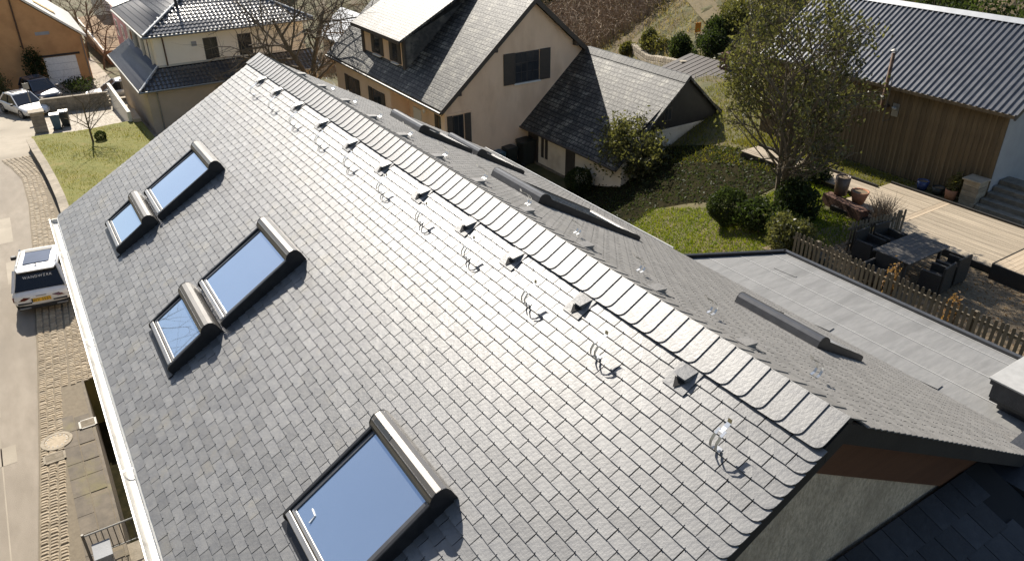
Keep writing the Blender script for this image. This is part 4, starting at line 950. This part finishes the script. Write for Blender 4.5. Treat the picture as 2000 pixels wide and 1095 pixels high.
class Tree:
    def __init__(s, t0=.3): s.mb = MB(); s.tips = []; s.t0 = t0; s.ok = None
    def branch(s, p, d, L_, r, lev, maxl, kids, spread, droop=0, sides=6, seg=4, gnarl=.18):
        p = np.array(p, float); d = np.array(d, float)/np.linalg.norm(d); pts = [p]; rs = [r]
        for i in range(seg):
            d = d+rng.normal(size=3)*gnarl+np.array([0, 0, -droop*lev*.06+(.05 if lev == 0 else 0)]); d /= np.linalg.norm(d)
            if s.ok is not None and lev and not s.ok(p+d*L_/seg): break
            p = p+d*L_/seg; pts.append(p); rs.append(r*(1-(i+1)/seg*(.55 if lev < maxl else .85)))
            if lev >= maxl-1: s.tips.append(p)
        if len(pts) < 2: return
        seg = len(pts)-1
        s.mb.tube(pts, rs, max(3, sides-lev), cap=False)
        if lev < maxl:
            for k in range(kids[lev]):
                t = rng.uniform(.35 if lev else s.t0, 1.0); i = min(seg-1, int(t*seg)); q = pts[i]+(pts[i+1]-pts[i])*(t*seg-i)
                dd = pts[i+1]-pts[i]; dd /= np.linalg.norm(dd); o = rng.normal(size=3); o -= dd*(o@dd); o /= np.linalg.norm(o)
                s.branch(q, dd*(1-spread)+o*spread*1.1+np.array([0, 0, .12]), L_*rng.uniform(.5, .75), rs[i]*rng.uniform(.45, .62), lev+1, maxl, kids, spread, droop, sides, seg, gnarl)
def bare_tree(name, base, h, label, kids=(7, 6, 5), r=None, spread=.55, group=None, lean=(0, 0, 1), stems=1, mat_='bark', gn=.16):
    t = thing(name, tuple(base), label, 'tree', group); T_ = Tree(); r = r or h*.018
    for k in range(stems):
        d = np.array(lean, float)+(rng.normal(size=3)*.22 if stems > 1 else 0); T_.branch(base, d, h*.55, r*(1 if stems == 1 else .75), 0, len(kids), kids, spread, gnarl=gn)
    n = len(T_.mb.v)
    T_.mb.build('trunk', mat_, t, fix=False); return t
def leafy(name, base, label, cat, stems, h, r, kids, n_leaf, size, mat_, spread=.6, jitter=.3, lean=None, gn=.2, wob=.3, t0=.3, ok=None):
    t = thing(name, tuple(base), label, cat); T_ = Tree(t0); T_.ok = ok
    for k in range(stems):
        d = np.array((0, 0, 1.0))+rng.normal(size=3)*np.array([wob, wob, 0]) if stems > 1 else np.array((0, 0, 1.0))
        if lean is not None: d = d+np.array(lean)
        T_.branch(np.array(base)+rng.normal(size=3)*np.array([.1, .1, 0])*(stems > 1), d, h*.6, r, 0, len(kids), kids, spread, gnarl=gn)
    T_.mb.build('trunk', 'bark', t, fix=False)
    tips = np.array(T_.tips); P = tips[rng.integers(0, len(tips), n_leaf)]+rng.normal(size=(n_leaf, 3))*jitter
    P = P[P[:, 2] > base[2]+.15]
    V, F = leaves(P, size); np_mesh('crown', V, F, mat_, t); return t
def shrub(name, base, rad, label, n, size, mat_='leaf', group=None, shell=.55, lumps=7, cat='shrub'):
    t = thing(name, tuple(base), label, cat, group); rad = np.array(rad, float); base = np.array(base, float)
    C_ = rng.normal(size=(lumps, 3)); C_ /= np.linalg.norm(C_, axis=1)[:, None]; C_[:, 2] = np.abs(C_[:, 2])*.8; C_ *= rng.uniform(.25, .6, (lumps, 1))
    k = rng.integers(0, lumps, n); d = rng.normal(size=(n, 3)); d /= np.linalg.norm(d, axis=1)[:, None]
    P = C_[k]+d*(rng.uniform(shell, 1, (n, 1))**.6)*.55
    sh_ = rng.uniform(size=(n, 1)) < .22; P = np.where(sh_, P*(1+.35*rng.uniform(size=(n, 1))*(np.sin(9*d[:, :1]+4*d[:, 1:2])*.5+.5)), P); P = base+np.array([0, 0, rad[2]*.45])+P*rad; P = P[P[:, 2] > base[2]-.05]
    V, F = leaves(P, size); np_mesh('foliage', V, F, mat_, t)
    st = MB()
    for _ in range(5):
        e = base+np.array([rng.normal()*rad[0]*.4, rng.normal()*rad[1]*.4, rad[2]*.8]); st.tube([base+rng.normal(size=3)*.04*np.array([1, 1, 0]), (base+e)/2+rng.normal(size=3)*.05, e], [.03, .02, .008], 4, cap=False)
    st.build('stems', 'bark', t, fix=False, kind='stuff'); return t
def ball_shrub(name, base, r, label, n, size, mat_='leaf_dark', sq=.95):
    t = thing(name, tuple(base), label, 'shrub'); d = rng.normal(size=(n, 3)); d /= np.linalg.norm(d, axis=1)[:, None]
    P = np.array(base)+np.array([0, 0, r*sq])+d*r*(rng.uniform(.82, 1.03, (n, 1)))*np.array([1, 1, sq])*(1+.05*np.sin(5*d[:, :1]+3*d[:, 1:2]*2))
    V, F = leaves(P, size); np_mesh('foliage', V, F, mat_, t)
    MB().tube([tuple(base), (base[0], base[1], base[2]+r)], [.05, .03], 6).build('stem', 'bark', t); return t
def blades(name, P, h, mat_, w=.012, bend=.4, **kw):
    n = len(P); a = rng.uniform(0, 2*np.pi, n); hh = h*rng.uniform(.5, 1.3, n)[:, None]
    o = np.stack([np.cos(a), np.sin(a), np.zeros(n)], 1); l = rng.normal(size=(n, 3))*bend; l[:, 2] = 1
    V = np.stack([P-o*w, P+o*w, P+l*hh], 1).reshape(-1, 3); return np_mesh(name, V, np.arange(3*n).reshape(n, 3), mat_, **kw)
def on_ground(x, y, dz=0): return np.stack([x, y, np.array([Hg(a, b) for a, b in zip(x, y)])+dz], 1)
# dark sheet and leaf scatter painting deep shade on the lawn below the annex
def shade_sheet():
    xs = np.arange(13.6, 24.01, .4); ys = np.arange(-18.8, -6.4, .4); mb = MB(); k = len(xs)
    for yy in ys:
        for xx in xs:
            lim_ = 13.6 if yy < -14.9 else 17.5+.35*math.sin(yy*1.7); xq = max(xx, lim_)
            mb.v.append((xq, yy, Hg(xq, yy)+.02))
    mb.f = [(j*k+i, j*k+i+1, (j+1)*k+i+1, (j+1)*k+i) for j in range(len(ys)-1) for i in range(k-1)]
    mb.build('lawn_shade', 'painted_shade', kind='structure', fix=False)
    x, y = rng.uniform(13.6, 24, 14000), rng.uniform(-18.8, -6.5, 14000); k = (x > 17.6) | (y < -15); x, y = x[k], y[k]; V, F = leaves(on_ground(x, y, .06)+rng.normal(size=(len(x), 3))*np.array([0, 0, .03]), .06, up=1.0); np_mesh('shade_leaves', V, F, 'leaf_dark', kind='stuff', label='dark leaf scatter painting deep shade on the garden lawn')
shade_sheet()
# the tall evergreen in the garden
leafy('evergreen_tree', (12.75, -15.75, 3.3), 'tall loose evergreen tree with several stems and small glossy leaves', 'tree', 5, 7.6, .085, (11, 7, 5), 9000, .07, 'leaf', spread=.5, jitter=.085, gn=.09, wob=.13, lean=(.0, .05, 0), t0=.1,
      ok=lambda p: ((p[0]-12.75)/2.7)**2+((p[1]+15.55)/2.5)**2+((p[2]-7.2)/4.1)**2 < .72+.3*math.sin(2.1*p[0]+1.3)*math.sin(1.9*p[1])+.15*math.sin(3.1*p[2]+p[0]))
leafy('glossy_shrub', gt(1215, 352), 'large glossy leaved shrub growing in front of the annex wall', 'shrub', 11, 3.0, .035, (7, 6), 7500, .085, 'leaf', spread=.55, jitter=.12, gn=.12, wob=.42, t0=.08)
ball_shrub('clipped_ball_shrub', gt(1418, 436), .66, 'round clipped ball shrub on the sunlit lawn', 6500, .045)
ball_shrub('dark_ball_shrub', gt(1130, 376), .62, 'small dark round shrub at the corner of the annex wall', 3000, .05)
ball_shrub('clipped_ball', (46.4, 1.5, hx(46.4)+.42), .32, 'small dark clipped ball shrub beside the young lawn tree', 1500, .04)
shrub('under_shrub', gt(1478, 452), (.75, .75, .9), 'dark leafy shrub growing at the foot of the tall evergreen', 3500, .06, 'leaf_dark')
shrub('under_shrub', gt(1545, 425), (.9, .7, 1.1), 'dense dark shrub between the evergreen trunks and the path', 4000, .06, 'leaf_dark')
shrub('fence_shrub', (9.9, -12.9, 3.3), (.8, .75, 1.1), 'leafy shrub smothering the corner of the long picket fence', 5000, .055, 'leaf')
shrub('fence_shrub', (10.6, -13.6, 3.1), (.8, .7, .9), 'dark shrub in the bed next to the fence corner', 4000, .05, 'leaf_dark')
shrub('hedge_shrub', gt(1590, 352), (.9, .5, .6), 'low dark hedge along the narrow end of the deck', 3000, .05, 'leaf_dark')
shrub('pot_evergreen', (9.62, -20.55, 3.72), (.28, .28, .5), 'small bushy evergreen growing in the orange pot', 700, .05, 'leaf_olive', cat='plant')
for (px, py, lb) in ((1735, 545, 'rose bush with dry red leaves poking through the fence near the table'), (1838, 606, 'rose bush with dry leaves and pale stake in the fence')):
    p = gz(px, py, 4.15); shrub('rose_bush', (p[0], -12.7, 3.4), (.22, .2, .9), lb, 420, .04, 'leaf_dry', lumps=9)
# bare shrub in the bed beside the deck
t = thing('bare_shrub', (9.75, -17.0, 3.4), 'bare bushy shrub with upright tan twigs beside the deck', 'shrub'); mb = MB()
for k in range(240):
    a, e = rng.uniform(0, 2*np.pi), rng.uniform(0, .8); p = np.array([9.75, -16.95, 3.45])+rng.normal(size=3)*np.array([.12, .12, 0]); q = p+np.array([math.cos(a)*e*.75, math.sin(a)*e*.75, rng.uniform(.45, .85)])
    mb.tube([p, (p+q)/2+rng.normal(size=3)*.05, q], [.009, .006, .004], 3, cap=False)
mb.build('twigs', 'twig', t, fix=False, kind='stuff')
# bare trees
bare_tree('bare_tree', (44.2, -10.6, -1.0), 12.5, 'large bare tree standing between the cream house and the peach house', (9, 8, 6), r=.26, spread=.62, lean=(.0, .12, 1), stems=2)
bare_tree('young_tree', (46.2, 1.95, hx(46.2)+.4), 4.6, 'slim bare young tree on the street side lawn', (10, 6, 3), r=.06, spread=.5, gn=.07)
for k, (x, y, h) in enumerate(((76, -2.2, 7), (80, -8.5, 8), (86, -7.5, 9), (92, -2, 9), (68, -15, 7), (62, -17, 7), (58, -19, 6.5), (84, -1.8, 8), (88, -3, 9), (79, -14, 9), (74, -18, 8.5), (82, -23, 10), (70, -26, 8), (90, -30, 10), (66, -30, 7.5), (97, 0, 10))):
    bare_tree('bare_tree', (x, y, Hg(x, y)), h, 'bare winter tree in the thicket beyond the gardens', (7, 6, 4), r=h*.014, group='bare trees beyond the gardens')
for k, (x, y, h) in enumerate(((36, 18, 15), (42, 21, 15), (48, 18.5, 14), (54, 22, 16), (60, 19, 15), (66, 23, 16), (73, 20, 15), (46, 26, 16), (58, 28, 17), (70, 29, 17), (30, 22, 15), (84, 21, 16), (38, 29, 16))):
    bare_tree('bare_tree', (x, y, Hg(x, y)), h, 'bare winter tree on the wooded bank across the street', (7, 6, 4), r=h*.014, group='bare trees on the bank across the street')
# scrub, tussocks and shrubs on the hillside
def hill_pts(n, x0, x1, y0, y1): return rng.uniform(x0, x1, n), rng.uniform(y0, y1, n)
x, y = hill_pts(26000, 20, 62, -50, -27.5); blades('dry_grass', on_ground(x, y, -.03), .32, 'grass_dry', .02, .5, kind='stuff', label='dry tussock grass on the hillside')
x, y = hill_pts(16000, 18, 55, -48, -25); blades('hill_grass', on_ground(x, y, -.03), .22, 'grass', .02, .5, kind='stuff', label='green grass on the hillside')
def bramble(name, cx, cy, rx, ry, n, hmax, label):
    V = []; m = MB()
    for k in range(n):
        a = rng.uniform(0, 2*np.pi); q = math.sqrt(rng.uniform()); x, y = cx+rx*q*math.cos(a), cy+ry*q*math.sin(a); z = float(Hg(x, y)); L_ = hmax*rng.uniform(.4, 1); b = rng.uniform(0, 2*np.pi); e = rng.uniform(.2, 1.0)*L_
        p = np.array([x, y, z-.05]); o = np.array([math.cos(b), math.sin(b), 0]); m.tube([p, p+o*e*.4+np.array([0, 0, L_*.75]), p+o*e+np.array([0, 0, L_*rng.uniform(.5, 1)])], [.02, .014, .008], 3, cap=False)
    return m.build(name, 'twig', fix=False, kind='stuff', label=label)
bramble('bramble_thicket', 45, -34, 7.5, 3.2, 3800, 1.7, 'brown bramble thicket on the slope')
bramble('bramble_thicket', 56, -36, 8, 4, 2200, 1.8, 'brown bramble thicket above the peach house')
bramble('bramble_thicket', 60, -20, 6, 5, 1800, 1.6, 'brown hedge thicket beyond the large bare tree')
bramble('bramble_thicket', 85, -7.6, 9, 1.3, 1500, 2.2, 'bare hedge beyond the parking court')
bramble('bramble_thicket', 34, -37, 6, 3, 900, 1.0, 'thin brambles beside the hillside path')
for k, (px, py, r_, m_, lb) in enumerate(((1322, 112, (1.0, .9, 1.1), 'leaf_dark', 'dark evergreen shrub on the slope above the stone terrace wall'), (1385, 108, (1.2, 1.0, 1.2), 'leaf_dark', 'broad evergreen shrub below the orange marker'), (1268, 92, (.7, .7, 1.0), 'leaf', 'upright green shrub behind the annex ridge'), (1228, 105, (.8, .7, .7), 'leaf_olive', 'rounded olive shrub at the end of the terrace wall'), (1440, 60, (1.6, 1.3, 1.6), 'leaf', 'leafy shrub beside the hillside path'), (1400, 80, (.9, .9, 1.2), 'leaf_dark', 'dark glossy shrub right of the orange marker'),
        (1495, 30, (2.0, 1.8, 2.0), 'leaf_olive', 'large olive shrub above the evergreen crown'), (1075, 12, (1.3, 1.3, 1.0), 'leaf_dark', 'dark shrub uphill of the peach gable'))):
    shrub('hillside_shrub', gt(px, py)-np.array([0, 0, .1]), r_, lb, 2600, .085, m_)
for k in range(16):
    x, y = rng.uniform(25, 44), rng.uniform(-42, -29.5); q = rng.uniform(.5, 1.1)
    shrub('scrub_bush', (x, y, Hg(x, y)-.1), (q*1.2, q, q*.9), 'small rough bush scattered on the open hillside', 700, .09, ('leaf_olive', 'leaf_dry', 'leaf_dark', 'leaf')[k % 4], 'rough bushes on the open hillside', lumps=5)
for k, (x, y, s_) in enumerate(((10, -31, 2.2), (13, -32, 2.4), (16, -32.5, 2.4), (7, -31, 2.2), (19, -34, 2.2), (12, -37, 2.6))):
    shrub('barn_shrub', (x, y, Hg(x, y)-.1), (s_, s_*.8, s_), 'dark overgrown bush on the bank behind the barn', 2400, .11, 'leaf_dark', 'bushes on the bank behind the barn')
pth = MB()
pp = [gt(*q) for q in ((1362, 2), (1385, 30), (1415, 62), (1450, 90), (1490, 112))]
for p in pp: pth.v += [(p[0]-.7, p[1]-.3, Hg(p[0]-.7, p[1]-.3)+.2), (p[0]+.7, p[1]+.3, Hg(p[0]+.7, p[1]+.3)+.2)]
pth.f = [(2*i, 2*i+1, 2*i+3, 2*i+2) for i in range(len(pp)-1)]
pth.build('path', 'grass_dry', kind='structure')
mk = thing('orange_marker', tuple(gt(1358, 80)), 'small orange marker board on a stake by the hillside path', 'marker'); p = gt(1358, 80)
MB().box(p[0]-.02, p[0]+.02, p[1]-.02, p[1]+.02, p[2]-.1, p[2]+1.1).build('stake', 'fence_wood', mk); MB().box(p[0]-.05, p[0]-.021, p[1]-.3, p[1]+.15, p[2]+.5, p[2]+1.05).build('board', 'orange_sign', mk)
# lawn grass
x, y = rng.uniform(31.2, 50, 9000), rng.uniform(-.9, 4.8, 9000); k = y < np.interp(x, *zip(*RET))-.25; x, y = x[k], y[k]
blades('lawn_grass', np.stack([x, y, np.array([hx(a)+.46 for a in x])], 1), .09, 'grass', .014, .5, kind='stuff', label='short grass of the street side lawn')
x, y = rng.uniform(9.5, 17.8, 60000), rng.uniform(-18, -7, 60000); P = on_ground(x, y); k = (P[:, 2] > .4) & ~((x > 13.4) & (y < -14.8)) & ~((x < 11.6) & (y < -16.4))
blades('garden_grass', P[k], .10, 'grass_lush', .014, .5, kind='stuff', label='grass of the sloping garden lawn')
x, y = rng.uniform(14, 24.5, 16000), rng.uniform(-29, -17.5, 16000); blades('bank_grass', on_ground(x, y), .14, 'grass', .016, .5, kind='stuff', label='rough grass between annex and barn')
x, y = rng.uniform(11, 18, 5000), rng.uniform(-20.9, -19.1, 5000); blades('verge_grass', on_ground(x, y), .10, 'grass', .014, .5, kind='stuff', label='grass verge between deck and barn')
x, y = rng.uniform(2, 10, 2500), rng.uniform(-16.3, -12.6, 2500)
n_ = 2500; V, F = leaves(on_ground(x, y, .015), .035, up=1.0); np_mesh('fallen_leaves', V, F, 'leaf_dry', kind='stuff', label='fallen leaves on the terrace ground')
mb = MB().quad((2, -12.5, 3.412), (10.6, -12.5, 3.412), (10.4, -16.4, 3.412), (2, -16.4, 3.412)); mb.build('terrace', 'soil', kind='structure')
shrub('street_hedge', (67.6, 6.6, hx(67.6)), (1.6, 2.2, 1.9), 'leafy hedge between the orange house and the white saloon car', 3000, .09, 'leaf')
shrub('wall_ivy', (70.3, 3.2, hx(70)), (.5, .8, 2.6), 'dark climbing ivy beside the garage door', 1800, .09, 'leaf_dark', cat='plant')
shrub('court_shrub', (66.6, 1.0, hx(66)), (2.0, 1.6, .8), 'low dark planting in the shade before the garage', 1500, .08, 'leaf_dark')
# ================================================================== CARS
def text_mesh(s, size, name, mat_, parent, M_):
    c = bpy.data.curves.new(name, 'FONT'); c.body = s; c.size = size; c.align_x = 'CENTER'; c.align_y = 'CENTER'; c.extrude = .002; c.space_character = 1.25
    o = bpy.data.objects.new(name+'_tmp', c); COL.objects.link(o); dg = bpy.context.evaluated_depsgraph_get(); m = bpy.data.meshes.new_from_object(o.evaluated_get(dg)); bpy.data.objects.remove(o)
    m.materials.clear(); m.materials.append(MT[mat_]); o = bpy.data.objects.new(name, m); COL.objects.link(o); o.parent = parent; o.matrix_local = M_; return o
def loft(st, n_sub=1):
    """rings of (y, z) at stations x, mirrored"""
    mb = MB(); k = None
    for x, half in st:
        ring = half+[(-a, b) for a, b in half[::-1]]; k = len(ring); mb.v += [(x, a, b) for a, b in ring]
    n = len(st); mb.f = [(i*k+j, i*k+(j+1) % k, (i+1)*k+(j+1) % k, (i+1)*k+j) for i in range(n-1) for j in range(k)]+[tuple(range(k))[::-1], tuple(range((n-1)*k, n*k))]
    return mb
def car(name, x, y, z, a, paint, label, L_=4.66, Wd=1.89, Ht=1.66, suv=True, detail=True, group='cars parked on the street and in the court'):
    t = thing(name, (x, y, z), label, 'car', group, rz=a); hw = Wd/2; hl = L_/2; b = .30 if suv else .22; belt = Ht*.62
    def rg(w, z0, z1, zt=None):
        zt = zt or z1; return [(w*.80, z0), (w*.97, z0+.1), (w, z0+.30), (w*.985, z1-.18), (w*.93, z1-.02), (w*.55, zt)]
    hood = belt-.06
    st = [(-hl, rg(hw*.86, b+.14, belt-.22)), (-hl+.10, rg(hw*.95, b+.04, belt-.07)), (-hl+.35, rg(hw, b, belt)), (-hl*.45, rg(hw, b-.02, belt)), (hl*.05, rg(hw, b-.02, belt-.01)), (hl*.42, rg(hw*.99, b-.02, belt-.03)), (hl*.48, rg(hw*.99, b-.02, hood)), (hl*.78, rg(hw*.96, b, hood-.06)), (hl-.16, rg(hw*.88, b+.04, hood-.17)), (hl, rg(hw*.72, b+.12, hood-.34))]
    bd = loft(st).build('body', paint, t, local=True, smooth=True)
    sb = bd.modifiers.new('sub', 'SUBSURF'); sb.levels = 1; sb.render_levels = 2
    # greenhouse
    x0, x1, x2, x3 = (-hl+.16, -hl+.62, .12, hl*.50) if suv else (-hl+.5, -hl+1.25, .05, hl*.47)
    wr, wb = hw*.70, hw*.93; zr_ = Ht-.05
    gl = MB(); gl.add([(x0, -wb*.93, belt-.05), (x0, wb*.93, belt-.05), (x3, wb*.95, belt-.06), (x3, -wb*.95, belt-.06), (x1, -wr, zr_), (x1, wr, zr_), (x2, wr, zr_), (x2, -wr, zr_)], [(0, 1, 5, 4), (1, 2, 6, 5), (2, 3, 7, 6), (3, 0, 4, 7), (4, 5, 6, 7)])
    gl.build('glasshouse', 'car_glass', t, local=True, bevel=.02)
    rf3 = loft([(x1-.10, [(wr*.9, zr_-.015), (wr*.93, zr_), (wr*.6, zr_+.02), (wr*.2, zr_+.025)]), (x1+.1, [(wr+.02, zr_-.03), (wr+.01, zr_+.02), (wr*.65, zr_+.055), (wr*.2, zr_+.062)]), ((x1+x2)/2, [(wr+.02, zr_-.03), (wr+.01, zr_+.03), (wr*.65, zr_+.075), (wr*.2, zr_+.085)]), (x2-.1, [(wr+.02, zr_-.03), (wr+.01, zr_+.015), (wr*.65, zr_+.05), (wr*.2, zr_+.058)]), (x2+.06, [(wr*.9, zr_-.04), (wr*.92, zr_-.025), (wr*.6, zr_-.01), (wr*.2, zr_-.005)])]).build('roof', paint, t, local=True, smooth=True)
    for s in (-1, 1):
        for p, q, r0 in (((x0+.02, s*wb*.93, belt-.08), (x1-.02, s*wr, zr_), .06), ((x3-.02, s*wb*.95, belt-.08), (x2+.02, s*wr, zr_), .035), (((x0+x3)/2-.1, s*wb*.96, belt-.06), ((x1+x2)/2, s*wr*1.02, zr_), .03)):
            MB().tube([p, q], r0, 8).build('pillar', paint if r0 > .033 else 'black_plastic', t, local=True)
        for xx in (-hl*.60, hl*.63):
            w = MB(); w.tube([(xx, s*(hw-.20), .34), (xx, s*(hw+.005), .34)], .345, 24); wo = w.build('wheel', 'tyre', t, local=True)
            MB().tube([(xx, s*(hw-.02), .34), (xx, s*(hw+.012), .34)], .235, 20).build('rim', 'rim', wo, local=True)
            for k in range(5):
                aa = 2*math.pi*k/5; MB().tube([(xx+.05*math.cos(aa), s*(hw+.014), .34+.05*math.sin(aa)), (xx+.2*math.cos(aa), s*(hw+.014), .34+.2*math.sin(aa))], .018, 4).build('spoke', 'black_plastic', wo, local=True)
        MB().box(x3-.42, x3-.24, min(s*(hw+.02), s*(hw+.2)), max(s*(hw+.02), s*(hw+.2)), belt-.03, belt+.1).build('mirror', 'black_plastic', t, local=True, bevel=.03)
        MB().tube([(x1+.2, s*(wr-.06), zr_+.06), (x2-.25, s*(wr-.06), zr_+.06)], .014, 6).build('roof_rail', 'alu', t, local=True)
        # lamps
        MB().prism([(-hl+.015, s*hw*.36, belt-.26), (-hl+.11, s*hw*.80, belt-.19), (-hl+.13, s*hw*.93, belt-.21), (-hl+.10, s*hw*.93, belt-.36), (-hl+.02, s*hw*.55, belt-.34)], (-.035, 0, 0)).build('tail_lamp', 'tail_lamp', t, local=True)
        MB().prism([(hl-.13, s*hw*.45, hood-.27), (hl-.2, s*hw*.85, hood-.19), (hl-.2, s*hw*.87, hood-.31), (hl-.1, s*hw*.5, hood-.36)], (.06, 0, 0)).build('head_lamp', 'head_lamp', t, local=True)
        MB().box(-hl-.012, -hl+.06, min(s*.35*hw, s*.8*hw), max(s*.35*hw, s*.8*hw), b+.19, b+.235).build('bumper_slot', 'black_plastic', t, local=True)
        if detail: MB().box(-hl-.03, -hl+.1, min(s*.42*hw, s*.78*hw), max(s*.42*hw, s*.78*hw), b+.015, b+.075).build('exhaust_trim', 'alu', t, local=True, bevel=.015)
    MB().box(-hl-.008, -hl+.2, -hw*.8, hw*.8, b-.02, b+.10).build('diffuser', 'black_plastic', t, local=True, bevel=.02)
    MB().box(hl-.06, hl+.012, -hw*.42, hw*.42, b+.18, hood-.34).build('grille', 'black_plastic', t, local=True, bevel=.02)
    MB().box(hl-.1, hl+.02, -hw*.25, hw*.25, b+.05, b+.15).build('number_plate', 'plate', t, local=True)
    MB().box(x1+.22, x2-.5, -wr*.62, wr*.62, zr_+.07, zr_+.092).build('sunroof', 'sunroof', t, local=True, bevel=.01)
    MB().box(x2-.49, x2-.28, -wr*.64, wr*.64, zr_+.07, zr_+.10).build('sunroof_deflector', 'black_plastic', t, local=True)
    if suv:
        MB().prism([(x1-.02, -wr*.95, zr_+.01), (x1-.02, wr*.95, zr_+.01), (x1-.22, wr*.85, zr_-.03), (x1-.22, -wr*.85, zr_-.03)], (0, 0, .04)).build('spoiler', paint, t, local=True, bevel=.012)
        MB().tube([(x1+.15, 0, zr_+.08), (x1+.06, 0, zr_+.12)], .016, 6).build('aerial', 'black_plastic', t, local=True)
    return t, (x0, x1, belt, zr_, wb, hl)
z0 = float(H(29, 0))
suv, (x0, x1, belt, zr_, wb, hl) = car('parked_car', 27.35, 5.6, z0, R(-9), 'car_white', 'white estate car with dark rear window lettering parked on the cobbles', 4.35, 1.86, 1.56)
pl_ = MB().box(-hl-.03, -hl+.02, -.27, .27, belt-.42, belt-.30).build('number_plate', 'plate', suv, local=True); MB().box(-hl-.027, -hl+.019, .272, .31, belt-.42, belt-.30).build('plate_band', 'black_plastic', suv, local=True)
RM = Matrix(((0, 0, -1, 0), (-1, 0, 0, 0), (0, 1, 0, 0), (0, 0, 0, 1)))        # text facing backwards
text_mesh('WV 2551', .115, 'plate_text', 'black_plastic', suv, Matrix.Translation((-hl-.033, 0, belt-.36)) @ RM)
sl2 = math.atan2(x1-x0, zr_-belt+.05); mid = Vector(((x0*.42+x1*.58)-.02, 0, belt*.42+zr_*.58))
text_mesh('WANDW\u03a3RK', .125, 'window_lettering', 'white_paint', suv, Matrix.Translation(mid) @ Matrix.Rotation(sl2, 4, 'Y') @ RM)
MB().box(-hl-.012, -hl+.03, -.16, .16, belt-.235, belt-.215).build('badge', 'alu', suv, local=True)
car('parked_car', 60.4, 4.75, float(H(60.4, 0)), R(200), 'car_white', 'white saloon car facing out beside the stone gate pier', 4.6, 1.8, 1.44, False)
car('parked_car', 65.2, 3.4, float(H(65.2, 0)), R(195), 'car_navy', 'dark blue car in the shade behind the white saloon', 4.3, 1.8, 1.48, True)
car('parked_car', 60.6, -1.4, float(H(60.6, 0)), R(88), 'car_silver', 'silver car half hidden behind the court wall', 4.4, 1.8, 1.45, True)
t = thing('road_sign', (58.0, 4.3, hx(58)), 'thin street sign post beside the white saloon', 'sign'); MB().tube([(58, 4.3, hx(58)), (58, 4.3, hx(58)+2.4)], .03, 8).build('post', 'iron_pale', t); MB().box(57.97, 57.99, 4.12, 4.48, hx(58)+2.0, hx(58)+2.4).build('panel', 'iron_pale', t)
